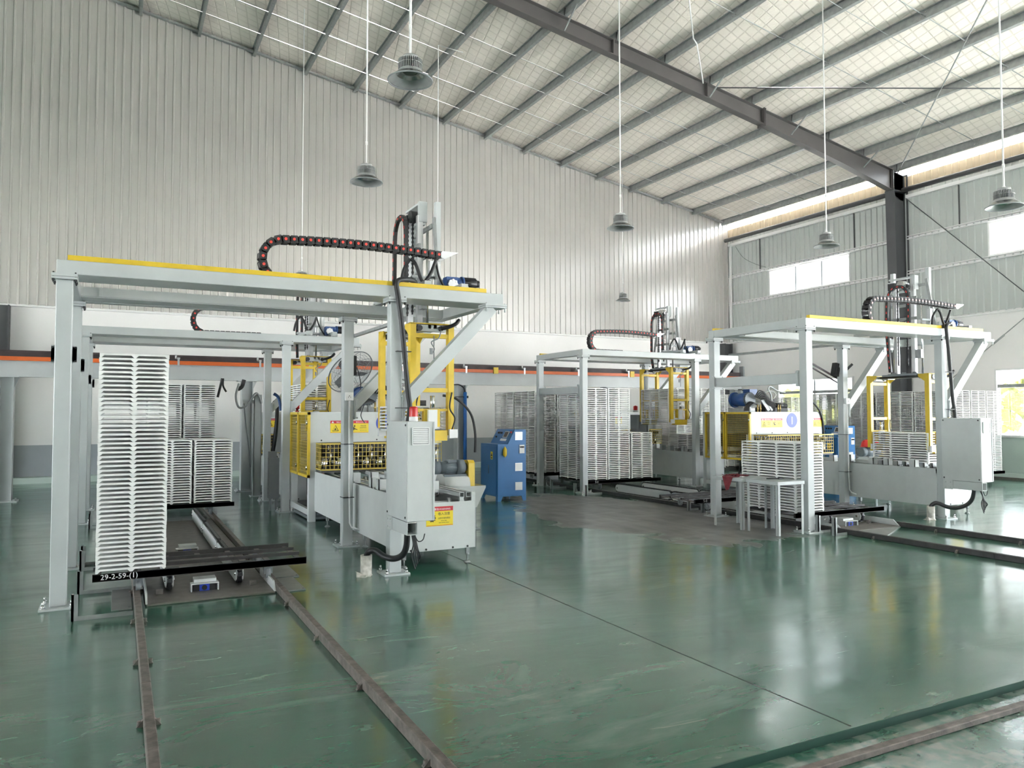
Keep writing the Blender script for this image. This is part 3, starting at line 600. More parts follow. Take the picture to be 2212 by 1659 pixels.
# ---------------------------------------------------------------- press lines with conveyor
SM = ['syel', 'sred', 'sorange', 'sblack', 'swhite']
def sign(par, x, z, w, h, y, kind):
    b = MB(); b.cur = 0; b.box(x, x + w, y - 0.003, y, z, z + h)
    b.cur = 1; b.box(x, x + w, y - 0.0036, y - 0.003, z + h * 0.77, z + h); b.cur = 2; b.box(x + 0.004, x + w - 0.004, y - 0.0036, y - 0.003, z + 0.004, z + h * 0.045)
    yy = y - 0.004; s = h * 0.17
    b.cur = 4; b.text('警告/WARNING', x + w * 0.60, z + h * 0.82, s * 0.74, yy)
    b.prism([(x + w * 0.05, z + h * 0.80), (x + w * 0.19, z + h * 0.80), (x + w * 0.12, z + h * 0.97)], 'y', yy - 0.0004, yy)
    b.cur = 3
    if kind == 'gear':
        c = V((x + w * 0.21, 0, z + h * 0.42)); r = h * 0.15
        for k in range(10):
            a = k * math.pi / 5; b.bar((c.x + r * math.cos(a), yy, c.z + r * math.sin(a)), (c.x + r * 1.4 * math.cos(a), yy, c.z + r * 1.4 * math.sin(a)), 0.0006, h * 0.06, (-math.sin(a), 0, math.cos(a)))
            a2 = a + math.pi / 5; b.bar((c.x + r * math.cos(a), yy, c.z + r * math.sin(a)), (c.x + r * math.cos(a2), yy, c.z + r * math.sin(a2)), 0.0006, h * 0.05, (math.cos(a), 0, math.sin(a)))
        b.text('卷入注意', x + w * 0.66, z + h * 0.56, s * 1.0, yy); b.text('运转中请勿靠近', x + w * 0.67, z + h * 0.36, s * 0.58, yy); b.text('ROLL ING', x + w * 0.66, z + h * 0.24, s * 0.42, yy); b.text('KEEP HANDS AWAY', x + w * 0.66, z + h * 0.14, s * 0.38, yy)
    elif kind == 'tri':
        for p, q in (((0.10, 0.16), (0.42, 0.16)), ((0.42, 0.16), (0.26, 0.62)), ((0.26, 0.62), (0.10, 0.16))): b.bar((x + w * p[0], yy, z + h * p[1]), (x + w * q[0], yy, z + h * q[1]), 0.0006, h * 0.045, (0.3, 0, 1))
        b.prism([(x + w * 0.2, z + h * 0.24), (x + w * 0.32, z + h * 0.24), (x + w * 0.26, z + h * 0.42)], 'y', yy - 0.0004, yy)
        b.text('高温注意', x + w * 0.70, z + h * 0.50, s * 0.7, yy); b.text('请勿触摸', x + w * 0.70, z + h * 0.34, s * 0.6, yy); b.text('CAUTION HOT', x + w * 0.70, z + h * 0.18, s * 0.38, yy)
    else:
        b.prism([(x + w * 0.22, z + h * 0.45), (x + w * 0.28, z + h * 0.45), (x + w * 0.28, z + h * 0.64), (x + w * 0.22, z + h * 0.64)], 'y', yy - 0.0004, yy)
        b.prism([(x + w * 0.08, z + h * 0.60), (x + w * 0.13, z + h * 0.60), (x + w * 0.26, z + h * 0.36), (x + w * 0.40, z + h * 0.28), (x + w * 0.40, z + h * 0.24), (x + w * 0.24, z + h * 0.28), (x + w * 0.2, z + h * 0.18)], 'y', yy - 0.0004, yy)
        b.text('挤压注意', x + w * 0.72, z + h * 0.52, s * 0.7, yy); b.text('请勿将手伸入', x + w * 0.72, z + h * 0.36, s * 0.6, yy); b.text('KEEP HANDS AWAY', x + w * 0.72, z + h * 0.18, s * 0.38, yy)
    return b.build('warning_sign', SM, par, label='yellow and red warning sign')
def wires(b, o, e1, e2, n1, n2, r):
    o, e1, e2 = V(o), V(e1), V(e2); u = e1.cross(e2).normalized()
    for i in range(n1 + 1): p = o + e1 * (i / n1); b.bar(p, p + e2, r, r, u)
    for i in range(n2 + 1): p = o + e2 * (i / n2); b.bar(p, p + e1, r, r, u)
def press(x0, y0, label, num=None, gear=True, rich=True, hx=0.35):
    o = root('press_line', (x0, y0, 0), label, 'press machine', 'press machines with feed conveyors')
    Wd, L = 0.90, 4.1
    # conveyor bed
    b = MB(); b.box(0, 0.012, 0, 1.9, 0.17, 0.785); b.build('side_panel', 'panel', o, bev=0.003); b = MB(); b.box(0, 0.012, 1.904, L + 0.08, 0.17, 0.785); b.build('side_panel', 'panel', o, bev=0.003)
    b = MB(); b.box(Wd - 0.012, Wd, 0, L, 0.17, 0.785); b.build('side_panel', 'panel', o, bev=0.003)
    b = MB(); b.box(0.012, Wd - 0.012, 0, 0.012, 0.17, 0.70); b.box(0, 0.05, 0, 0.05, 0.70, 0.785)
    fp = b.build('front_panel', 'panel', o, bev=0.003)
    b = MB()
    for xx in (0.12, 0.30, 0.62, 0.8): b.cyl((xx, 0.0, 0.19), (xx, -0.006, 0.19), 0.012, 8)
    b.build('screw', 'sblack', fp)
    if gear: sign(fp, 0.30, 0.44, 0.32, 0.215, 0.0, 'gear')
    for yy in (0.03, L * 0.37, L * 0.85):
        for xx in (0.06, Wd - 0.08):
            b = MB(); b.box(xx - 0.02, xx + 0.02, yy - 0.02 + 0.02, yy + 0.04, 0.10, 0.20); b.cyl((xx, yy + 0.02, 0.085), (xx, yy + 0.02, 0.11), 0.024, 6); b.cyl((xx, yy + 0.02, 0.02), (xx, yy + 0.02, 0.09), 0.010, 8); b.cyl((xx, yy + 0.02, 0.0), (xx, yy + 0.02, 0.022), 0.042, 14, 0.022); b.build('levelling_foot', 'galv', o)
    for xx in (Wd - 0.16, Wd - 0.08, 0.18, 0.34):
        b = MB(); z1 = 0.80 if xx > 0.5 else 0.76; t = 0.006
        b.box(xx - 0.03, xx + 0.03, 0.02, L, z1 - t, z1); b.box(xx - 0.03, xx + 0.03, 0.02, L, z1 - 0.06, z1 - 0.06 + t); b.box(xx - 0.03, xx - 0.03 + t, 0.02, L, z1 - 0.06, z1); b.box(xx + 0.03 - t, xx + 0.03, 0.02, L, z1 - 0.06, z1); b.build('rail_tube', 'panel', o)
    b = MB(); b.box(Wd - 0.05, Wd - 0.005, 0.0, 0.05, 0.70, 0.80); b.box(Wd - 0.19, Wd - 0.14, 0.015, 0.05, 0.70, 0.74); b.build('end_post', 'panel', o)
    for yy in (0.25, 1.1, 2.0, 2.9, 3.6):
        b = MB(); b.cyl((0.03, yy, 0.66), (Wd - 0.03, yy, 0.66), 0.028, 10); b.cyl((Wd * 0.72, yy, 0.66), (Wd * 0.72 + 0.04, yy, 0.66), 0.06, 14); b.build('roller', 'alu', o)
    b = MB(); b.box(0.03, Wd - 0.03, 0.05, L, 0.52, 0.54); b.build('bed_plate', 'dgrey', o)
    for yy in (0.45, 0.95, 1.25, 2.1):
        for xx in (0.05, 0.30, 0.52):
            b = MB(); b.box(xx, xx + 0.11, yy, yy + 0.012, 0.74, 0.90); b.box(xx, xx + 0.012, yy, yy + 0.10, 0.74, 0.90); b.box(xx, xx + 0.10, yy, yy + 0.08, 0.74, 0.765); b.cyl((xx + 0.02, yy - 0.02, 0.77), (xx + 0.09, yy - 0.02, 0.77), 0.014, 8); b.build('tray_guide', 'panel', o)
    # press frame
    pw = 2.08
    for xx in (-0.09, pw - 0.11):
        for yy in (L, L + 1.35): MB().box(xx, xx + 0.11, yy, yy + 0.11, 0, 1.24 if yy == L else 1.72).build('press_post', 'panel', o, bev=0.004)
    for xx in (-0.09, pw - 0.11): MB().box(xx, xx + 0.06, L + 0.11, L + 1.35, 0.10, 0.19).build('base_beam', 'panel', o)
    MB().box(-0.06, pw, L + 0.11, L + 1.3, 0.02, 0.06).build('drip_tray', 'dgrey', o)
    hb = MB().box(-0.09, pw, L, L + 0.03, 1.235, 1.72).build('header_panel', 'panel', o, bev=0.004)
    b = MB(); b.box(-0.09, pw, L + 0.03, L + 1.46, 1.69, 1.72); b.box(pw - 0.03, pw, L + 0.03, L + 1.46, 0.70, 1.69); b.box(0.3, pw - 0.03, L + 1.43, L + 1.46, 0.70, 1.69); b.build('top_plate', 'panel', o)
    b = MB()
    for xx in (0.10, 0.55, 1.0, 1.6): b.cyl((xx, L, 1.27), (xx, L - 0.006, 1.27), 0.012, 8)
    b.build('screw', 'sblack', hb)
    sx = 0.24
    sign(hb, sx, 1.385, 0.305, 0.195, L, 'tri'); sign(hb, sx + 0.315, 1.385, 0.305, 0.195, L, 'hand')
    if num is not None:
        b = MB(); b.cur = 0; b.cyl((1.145, L, 1.535), (1.145, L - 0.004, 1.535), 0.158, 40)
        if num: b.cur = 1; b.text(num, 1.145, 1.45, 0.24, L - 0.005)
        b.build('number_badge', ['badge', 'swhite'], hb, label='round blue number badge')
        if num: sign(hb, 1.78, 1.385, 0.28, 0.195, L, 'tri')
    # wire cage under the header
    b = MB(); cx0, cx1, cy, z0, z1 = 0.02, 1.98, L - 0.38, 0.83, 1.225
    wires(b, (cx0, cy, z0), (cx1 - cx0, 0, 0), (0, 0, z1 - z0), 31, 6, 0.007); wires(b, (cx0, cy, z0), (0, L - cy, 0), (0, 0, z1 - z0), 5, 6, 0.007)
    wires(b, (cx0, cy, z1), (cx1 - cx0, 0, 0), (0, L - cy, 0), 31, 4, 0.006)
    for z in (z0, z1): b.bar((cx0, cy, z), (cx1, cy, z), 0.02, 0.022); b.bar((cx0, cy, z), (cx0, L, z), 0.014, 0.016)
    b.build('wire_cage', 'yellow2', o, label='yellow wire cage')
    MB().box(0.02, 1.98, L - 0.36, L + 1.2, 0.785, 0.83).build('press_table', 'steel', o)
    b = MB(); b.box(0.06, 1.95, L + 0.06, L + 1.3, 0.95, 1.23); b.build('die_block', 'blackp', o)
    b = MB()
    for i in range(9):
        xx = 0.12 + i * 0.22
        for yy, r in ((L - 0.20, 0.035), (L - 0.05, 0.025)): b.cyl((xx, yy, 0.83), (xx, yy, 1.0), r, 10); b.cyl((xx + 0.09, yy + 0.04, 0.86), (xx + 0.09, yy + 0.04, 1.18), 0.014, 8)
        b.cyl((xx - 0.05, L - 0.12, 0.90), (xx + 0.06, L - 0.12, 0.90), 0.022, 8)
    b.build('die_rod', 'chrome', o)
    b = MB()
    for i in range(8): xx = 0.16 + i * 0.24; b.box(xx, xx + 0.10, L - 0.16, L + 0.0, 1.0, 1.12); b.box(xx + 0.04, xx + 0.16, L - 0.22, L - 0.1, 1.10, 1.17)
    b.build('die_clamp', 'sblack', o)
    # guard doors on the left flank
    for i, (ya, yb) in enumerate(((L - 0.03, L + 0.72), (L + 0.74, L + 1.36))):
        x = -0.10; b = MB(); z0, z1 = 0.69, 1.715
        for yy in (ya + 0.02, yb - 0.02): b.box(x - 0.02, x + 0.02, yy - 0.02, yy + 0.02, z0, z1)
        for z in (z0 + 0.02, z1 - 0.02): b.box(x - 0.02, x + 0.02, ya, yb, z - 0.02, z + 0.02)
        d = b.build('guard_door', 'yellow', o, label='yellow framed guard door')
        b = MB(); wires(b, (x, ya + 0.04, z0 + 0.04), (0, yb - ya - 0.08, 0), (0, 0, z1 - z0 - 0.08), max(4, int((yb - ya) / 0.05)), 20, 0.005); b.build('wire_mesh', 'yellow2', d)
        b = MB()
        for z in (0.85, 1.55): b.cyl((x - 0.03, ya + 0.02, z - 0.03), (x - 0.03, ya + 0.02, z + 0.03), 0.014, 8)
        b.build('hinge', 'chrome', d)
    b = MB()
    for (xx, yy, w, h) in ((0.1, L + 0.3, 0.5, 0.25), (0.3, L + 0.7, 0.7, 0.3), (0.9, L + 0.5, 0.8, 0.22)):
        b.box(xx, xx + w, yy, yy + 0.3, 0.06, 0.06 + h)
    b.build('hydraulic_tank', 'dgrey', o)
    b = MB(); b.tube(smooth_path([(-0.04, L + 0.35, 0.69), (-0.03, L + 0.36, 0.5), (-0.01, L + 0.42, 0.38), (0.06, L + 0.45, 0.3), (0.03, L + 0.5, 0.14)], 6), 0.018, 7); b.tube(smooth_path([(-0.02, L + 0.3, 0.42), (-0.05, L + 0.25, 0.32), (-0.02, L + 0.35, 0.2), (0.03, L + 0.45, 0.12)], 6), 0.007, 6); b.build('cable', 'black', o)
    # hydraulics on top
    if rich:
        z = 1.72; cx = hx
        b = MB(); b.box(cx - 0.14, cx + 0.16, L + 0.45, L + 0.95, z, z + 0.08); b.box(cx - 0.02, cx + 0.02, L + 0.42, L + 0.46, z, z + 0.35); b.bar((cx + 0.16, L + 0.36, z + 0.42), (cx + 0.42, L + 0.3, z + 0.03), 0.03, 0.07); b.bar((cx + 0.22, L + 0.34, z + 0.42), (cx + 0.50, L + 0.28, z + 0.03), 0.025, 0.04); b.build('pump_bracket', 'galv', o)
        b = MB(); b.cyl((cx - 0.02, L + 0.40, z + 0.27), (cx - 0.02, L + 0.45, z + 0.27), 0.150, 22)
        for k in range(22): a = k * math.pi / 11; b.bar((cx - 0.02 + 0.15 * math.cos(a), L + 0.40, z + 0.27 + 0.15 * math.sin(a)), (cx - 0.02 + 0.15 * math.cos(a), L + 0.46, z + 0.27 + 0.15 * math.sin(a)), 0.014, 0.02, (math.cos(a), 0, math.sin(a)))
        b.build('fan_cowl', 'motor', o)
        b = MB(); b.cyl((cx - 0.02, L + 0.45, z + 0.27), (cx - 0.02, L + 0.85, z + 0.27), 0.145, 22); b.cyl((cx - 0.02, L + 0.85, z + 0.27), (cx - 0.02, L + 0.9, z + 0.27), 0.17, 22); b.box(cx + 0.06, cx + 0.28, L + 0.5, L + 0.7, z + 0.38, z + 0.50); b.build('pump_motor', 'blued', o, label='dark blue pump motor')
        b = MB(); b.box(cx + 0.38, cx + 1.05, L + 0.35, L + 0.65, z, z + 0.10); b.box(cx + 0.45, cx + 0.62, L + 0.38, L + 0.55, z + 0.10, z + 0.24); b.box(cx + 0.75, cx + 1.0, L + 0.38, L + 0.58, z + 0.10, z + 0.20); b.cyl((cx + 0.62, L + 0.30, z + 0.15), (cx + 0.95, L + 0.30, z + 0.13), 0.05, 12); b.build('valve_block', 'sblack', o)
        b = MB()
        for xx in (cx + 0.05, cx + 0.13, cx + 0.66, cx + 0.72): b.cyl((xx, L + 0.26, z), (xx, L + 0.26, z + 0.16), 0.016, 8); b.cyl((xx, L + 0.26, z + 0.05), (xx, L + 0.26, z + 0.08), 0.024, 6)
        b.build('hose_fitting', 'gold', o)
        for k in range(6):
            b = MB(); s = k * 0.035; b.tube(smooth_path([(cx + 0.02 + s, L + 0.30, z + 0.32 - s * .3), (cx + 0.10 + s, L + 0.26, z + 0.46 - s), (cx + 0.26 + s, L + 0.24, z + 0.40 - s), (cx + 0.36 + s, L + 0.26, z + 0.20), (cx + 0.5 + s, L + 0.30, z + 0.10)], 7), 0.014, 7); b.build('hose', 'black', o)
        for k in range(4):
            b = MB(); s = k * 0.04; b.tube(smooth_path([(cx - 0.20, L + 0.28 + s, z + 0.02), (cx - 0.16, L + 0.28 + s, z + 0.12), (cx - 0.05, L + 0.26 + s, z + 0.18 + s * .3), (cx + 0.06, L + 0.28, z + 0.16)], 7), 0.015, 7); b.build('hose', 'black', o)
        b = MB(); b.tube(smooth_path([(cx + 0.62, L + 0.4, z + 0.1), (cx + 0.60, L + 0.4, z + 0.35), (cx + 0.52, L + 0.4, z + 0.5), (cx + 0.58, L + 0.4, z + 0.56), (cx + 0.8, L + 0.4, z + 0.47), (cx + 1.05, L + 0.42, z + 0.44)], 7), 0.018, 7); b.tube(smooth_path([(cx + 0.4, L + 0.4, z + 0.25), (cx + 0.42, L + 0.4, z + 0.42), (cx + 0.62, L + 0.4, z + 0.46), (cx + 0.74, L + 0.4, z + 0.38), (cx + 0.66, L + 0.4, z + 0.28)], 7), 0.009, 6); b.build('grey_hose', 'galv', o)
        b = MB(); b.tube(smooth_path([(cx + 1.15, L - 0.02, z + 0.28), (cx + 1.4, L - 0.03, z + 0.22), (cx + 1.66, L - 0.02, z - 0.02), (cx + 1.75, L - 0.02, z - 0.35), (cx + 1.76, L, z - 0.7)], 8), 0.022, 8); b.build('long_hose', 'black', o)
    return o
pA = press(2.75, 8.0, 'white press with yellow cages and a long conveyor under the large left gantry', num='', hx=1.0)
pB = press(11.95, 7.95, 'white press with a round blue number one badge and grey conveyor at right', num='1')
pC = press(2.72, 13.72, 'press line at the rear left, mostly hidden by the front press', rich=False)
pD = press(11.95, 13.9, 'far press line in the middle, behind the far gantry', rich=False)

# ---------------------------------------------------------------- electrical boxes
def ebox(x, y, label, beacon=False):
    o = root('electrical_box', (x, y, 0), label, 'electrical box', 'electrical boxes on the gantry columns')
    b = MB(); b.box(0, 0.29, 0.004, 0.64, 0.63, 1.615); bd = b.build('body', 'panel', o, bev=0.004)
    b = MB(); b.box(-0.006, 0, 0.012, 0.632, 0.64, 1.605); d = b.build('door', 'panel', o)
    b = MB()
    for yy in (0.04, 0.60):
        for z in (0.67, 1.58): b.cyl((-0.006, yy, z), (-0.012, yy, z), 0.011, 8)
    b.build('screw', 'sblack', d)
    b = MB(); b.box(0.05, 0.22, -0.006, 0.004, 1.39, 1.55); v = b.build('vent_grille', 'galv', o)
    b = MB(); b.box(0.045, 0.225, -0.014, 0, 1.383, 1.392); b.box(0.045, 0.225, -0.014, 0, 1.548, 1.557); b.box(0.045, 0.054, -0.014, 0, 1.392, 1.548); b.box(0.216, 0.225, -0.014, 0, 1.392, 1.548); b.build('grille_frame', 'white', v)
    b = MB()
    for i in range(8): z = 1.402 + i * 0.018; b.prism([(-0.016, z), (-0.006, z + 0.014), (-0.006, z + 0.004)], 'x', 0.058, 0.212)
    b.build('louvre', 'white', v)
    b = MB(); b.box(0.27, 0.286, -0.004, 0.004, 0.64, 1.605); b.build('door_edge', 'panel', o)
    t = 0.006; b = MB(); b.box(0, t, 0.0, 0.62, 0.50, 0.625); b.box(0.11 - t, 0.11, 0.0, 0.62, 0.50, 0.625); b.box(t, 0.11 - t, 0.0, 0.62, 0.50, 0.50 + t); b.box(t, 0.11 - t, 0.0, 0.62, 0.625 - t, 0.625); dk = b.build('cable_duct', 'panel', o)
    b = MB(); b.box(-0.008, 0.0, 0.46, 0.62, 0.49, 0.635)
    for yy in (0.50, 0.58):
        for z in (0.52, 0.60): b.cyl((-0.016, yy, z), (0, yy, z), 0.009, 6)
    b.build('mounting_plate', 'panel', dk)
    b = MB(); b.box(0.02, 0.09, 0.25, 0.3, 0.507, 0.615); b.build('duct_shadow_plug', 'sblack', dk) if False else None
    return o
ebox(2.53, 7.155, 'tall grey electrical box with a red beacon on top, on the left gantry')
ebox(11.74, 7.11, 'tall grey electrical box beneath the nearest right gantry')
ebox(2.30, 15.55, 'small grey electrical box on the rear left gantry column') if False else None
o = root('beacon_light', (2.618, 7.23, 1.615), 'red warning beacon on the tall grey electrical box', 'beacon')
b = MB(); b.lathe([(0.0, 0), (0.044, 0), (0.046, 0.012), (0.044, 0.05), (0.0, 0.05)], 20); b.build('base', 'white', o)
b = MB(); b.lathe([(0.043, 0.05), (0.043, 0.13), (0.038, 0.148), (0.0, 0.152)], 20); b.build('lens', 'red', o)
o = root('beacon_light', (2.78, 13.62, 1.72), 'red warning beacon above the yellow guard doors at left', 'beacon')
b = MB(); b.box(-0.03, 0.03, -0.03, 0.03, 0, 0.02); b.cyl((0, 0, 0.02), (0, 0, 0.05), 0.02, 10); b.build('base', 'red', o)
b = MB(); b.cyl((0, 0, 0.05), (0, 0, 0.17), 0.04, 14); b.build('lens', 'red', o)
o = root('beacon_light', (11.80, 15.98, 1.72), 'small red warning beacon at the far middle press', 'beacon')
b = MB(); b.lathe([(0.0, 0), (0.06, 0), (0.06, 0.05), (0.0, 0.05)], 16); b.build('base', 'white', o)
b = MB(); b.lathe([(0.055, 0.05), (0.055, 0.15), (0.0, 0.17)], 16); b.build('lens', 'red', o)
b = MB(); b.prism([(11.62, 0.9), (11.9, 0.9), (11.9, 1.65), (11.62, 1.65)], 'y', 15.6, 15.95); b.box(11.66, 11.86, 15.594, 15.6, 1.0, 1.6); o = b.build('control_box', 'dgrey'); tag(o, 'grey control box by the small beacon at the far middle press', 'control box')

# ---------------------------------------------------------------- blue control cabinets
def cabinet(x, y, label, rich=True):
    o = root('control_cabinet', (x, y, 0), label, 'control cabinet', 'blue control cabinets')
    Wc, Dc = 0.615, 0.77; side = [(0, 0.09), (Wc, 0.09), (Wc, 1.377), (0.37, 1.377), (0.215, 1.098), (0, 1.098)]
    b = MB(); b.prism(side, 'y', 0, Dc); b.build('body', 'blue', o, bev=0.003)
    for yy in (0.0, Dc - 0.02):
        b = MB(); b.prism([(0, 0), (0.07, 0), (0.11, 0.09), (0, 0.09)], 'y', yy, yy + 0.02); b.prism([(Wc - 0.065, 0), (Wc, 0), (Wc, 0.09), (Wc - 0.10, 0.09)], 'y', yy, yy + 0.02); b.build('leg', 'blue', o)
    for xx in (0.0, Wc - 0.02): b = MB(); b.box(xx, xx + 0.02, 0.02, 0.09, 0, 0.09); b.box(xx, xx + 0.02, Dc - 0.09, Dc - 0.02, 0, 0.09); b.build('leg', 'blue', o)
    b = MB(); b.box(-0.012, 0, 0.05, Dc - 0.03, 0.12, 1.06); d = b.build('door', 'blue', o, bev=0.003)
    b = MB(); b.box(-0.022, -0.012, 0.36, 0.385, 0.52, 0.68); b.build('door_handle', 'chrome', d)
    b = MB(); b.cur = 0; b.box(-0.014, -0.012, 0.20, 0.29, 0.80, 0.95); b.cur = 1; b.box(-0.0146, -0.014, 0.215, 0.275, 0.815, 0.84); b.prism([(0.21, 0.86), (0.28, 0.86), (0.245, 0.93)], 'x', -0.0146, -0.014); b.build('warning_label', ['syel', 'sblack'], d)
    for z in (1.175, 0.575, 0.205):
        b = MB(); b.box(0.375, 0.53, -0.008, 0, z, z + 0.155); v = b.build('vent_grille', 'alu', o)
        b = MB()
        for i in range(8): zz = z + 0.012 + i * 0.017; b.prism([(-0.016, zz), (-0.008, zz + 0.013), (-0.008, zz + 0.003)], 'x', 0.385, 0.52)
        b.build('louvre', 'white', v)
    b = MB(); b.box(0.465, 0.575, -0.012, 0, 0.915, 1.08); m = b.build('breaker_panel', 'white', o)
    b = MB()
    for i in range(4): b.box(0.475 + i * 0.024, 0.492 + i * 0.024, -0.02, -0.012, 1.02, 1.055)
    b.build('breaker', 'sblack', m)
    b = MB(); b.lathe([(0, 0), (0.012, 0.02), (0.038, 0.045), (0.038, 0.155), (0.03, 0.175), (0.012, 0.20), (0.008, 0.215), (0, 0.215)], 12, (0.13, -0.045, 0.84)); b.build('pendant_control', 'yellow', o, label='yellow hand-held control hanging on the side')
    # sloping desk: u runs up the slope
    n = V((-(1.377 - 1.098), 0, 0.155)).normalized(); up = V((0.155, 0, 0.279)).normalized(); base = V((0.215, 0, 1.098)) + n * 0.001
    def pad(name, u0, u1, y0, y1, t, m, par=o, lab=None):
        q = [base + up * u + V((0, yy, 0)) + n * w for w in (0, t) for u, yy in ((u0, y0), (u1, y0), (u1, y1), (u0, y1))]
        return MB().add(q, [(0, 1, 2, 3), (7, 6, 5, 4), (0, 4, 5, 1), (1, 5, 6, 2), (2, 6, 7, 3), (3, 7, 4, 0)]).build(name, m, par, label=lab)
    pad('desk_panel', 0.01, 0.31, 0.02, Dc - 0.02, 0.004, 'blue')
    sc = pad('touch_screen', 0.13, 0.27, 0.16, 0.34, 0.012, 'panel', lab='grey framed touch screen'); pad('screen_glass', 0.145, 0.255, 0.18, 0.32, 0.013, 'screen', sc)
    pad('name_plate', 0.06, 0.11, 0.14, 0.40, 0.006, 'swhite')
    for (u, yy, m) in ((0.25, 0.07, 'red'), (0.23, 0.46, 'sblack'), (0.23, 0.53, 'sblack'), (0.23, 0.60, 'sblack'), (0.14, 0.62, 'sblack')):
        p = base + up * u + V((0, yy, 0)); b = MB(); b.cyl(p, p + n * 0.01, 0.022, 12); b.cyl(p + n * 0.01, p + n * 0.03, 0.015, 10); b.build('push_button', m, o)
    b = MB(); b.cyl((0.16, 0.3, 0.0), (0.16, 0.3, 0.09), 0.04, 12); b.cyl((0.36, 0.35, 0.0), (0.36, 0.35, 0.09), 0.05, 12); b.build('cable_gland', 'dgrey', o)
    return o
cabinet(6.48, 13.175, 'blue control cabinet with sloping desk, standing clear in the middle')
cabinet(15.62, 12.95, 'blue control cabinet half hidden behind the right gantry column')
# ---------------------------------------------------------------- hopper drives
def hopper(x, y, label):
    o = root('scrap_hopper', (x, y, 0), label, 'hopper', 'hoppers beside the presses')
    b = MB(); q = [(0.0, 0.0, 0.62), (0.62, 0.0, 0.62), (0.62, 0.9, 0.62), (0.0, 0.9, 0.62), (0.06, 0.1, 0.32), (0.52, 0.1, 0.32), (0.52, 0.8, 0.32), (0.06, 0.8, 0.32)]
    b.add(q, [(0, 1, 5, 4), (1, 2, 6, 5), (2, 3, 7, 6), (3, 0, 4, 7), (4, 5, 6, 7)]); q2 = [(p[0], p[1], p[2] + 0.02) for p in q]; b.add(q2, [(4, 5, 1, 0), (5, 6, 2, 1), (6, 7, 3, 2), (7, 4, 0, 3)]); b.build('bin', 'panel', o)
    b = MB()
    for yy in (0.08, 0.78): b.box(0.06, 0.5, yy, yy + 0.04, 0.22, 0.32); b.box(0.06, 0.10, yy, yy + 0.04, 0.02, 0.22); b.box(0.46, 0.5, yy, yy + 0.04, 0.02, 0.22)
    b.box(0.0, 0.56, 0.06, 0.84, 0, 0.02); b.build('stand', 'dgrey', o)
    b = MB(); b.cyl((0.04, 0.35, 0.62), (0.44, 0.35, 0.62), 0.20, 18); b.box(0.05, 0.42, 0.2, 0.5, 0.62, 0.74); b.build('gear_case', 'panel', o)
    b = MB(); b.cyl((0.0, 0.3, 0.90), (0.26, 0.3, 0.90), 0.092, 18); b.cyl((0.26, 0.3, 0.90), (0.38, 0.3, 0.90), 0.112, 18); b.cyl((0.38, 0.3, 0.9), (0.43, 0.3, 0.9), 0.06, 14); b.box(0.05, 0.40, 0.22, 0.38, 0.74, 0.80); b.box(0.12, 0.26, 0.24, 0.36, 0.97, 1.01)
    for k in range(16): a = k * math.pi / 8; b.bar((0.08, 0.3 + 0.094 * math.cos(a), 0.90 + 0.094 * math.sin(a)), (0.25, 0.3 + 0.094 * math.cos(a), 0.90 + 0.094 * math.sin(a)), 0.008, 0.012, (0, math.cos(a), math.sin(a)))
    b.build('motor', 'motor', o, label='blue-grey ribbed motor')
    b = MB(); b.cyl((-0.12, 0.3, 0.90), (0.0, 0.3, 0.90), 0.095, 18); b.build('fan_cowl', 'motor', o)
    b = MB(); P = [(0.20, 0.58), (0.40, 0.58), (0.40, 0.96), (0.36, 1.0), (0.24, 1.0), (0.20, 0.96)]; b.prism(P, 'x', 0.43, 0.53); b.build('belt_guard', 'yellow', o, label='yellow belt guard')
    return o
hopper(4.18, 10.15, 'grey scrap hopper with a blue-grey motor and yellow belt guard beside the left press')
hopper(13.55, 10.3, 'grey scrap hopper and motor under the red hard hats')
for i, (x, y) in enumerate(((13.62, 10.58), (13.98, 10.66))):
    o = root('hard_hat', (x, y, 1.005), ['red hard hat on the motor, the left one of the pair', 'red hard hat on the motor, the right one of the pair'][i], 'hard hat')
    b = MB(); b.lathe([(0.118, 0.0), (0.118, 0.03), (0.105, 0.09), (0.07, 0.135), (0.0, 0.15)], 20); b.bar((-0.1, 0, 0.11), (0.1, 0, 0.11), 0.02, 0.03); b.build('shell', 'red', o)
    b = MB(); b.lathe([(0.118, 0.0), (0.145, -0.004), (0.145, 0.004), (0.118, 0.012)], 20); b.build('brim', 'red', o)

# ---------------------------------------------------------------- trays
TW, TL, TP = 0.575, 1.06, 0.0405
def tray_geo():
    b = MB(); b.box(0, TW, 0, TL, 0.0215, 0.0395)
    def foot(x0, x1, y0, y1, ex, ey, ix, iy):
        # a foot that widens upwards
        b.add([(x0, y0, 0), (x1, y0, 0), (x1, y1, 0), (x0, y1, 0), (x0 - ex, y0 - ey, 0.0215), (x1 + ix, y0 - ey, 0.0215), (x1 + ix, y1 + iy, 0.0215), (x0 - ex, y1 + iy, 0.0215)],
              [(0, 3, 2, 1), (0, 1, 5, 4), (1, 2, 6, 5), (2, 3, 7, 6), (3, 0, 4, 7)])
    f = 0.016; e = 0.022
    for x0, ex, ix in ((0, 0, e), (TW / 2 - f / 2, e, e), (TW - f, e, 0)):
        for y0, ey, iy in ((0, 0, e), (TL - f, e, 0)): foot(x0, x0 + f, y0, y0 + f, ex, ey, ix, iy)
    for y0 in (TL / 3 - f / 2, TL * 2 / 3 - f / 2):
        for x0, ex, ix in ((0, 0, e), (TW - f, e, 0)): foot(x0, x0 + f, y0, y0 + f, ex, e, ix, e)
    return b
TG = tray_geo(); TM = TG.mesh('tray', 'tray'); rest = MB(); ntray = [0]
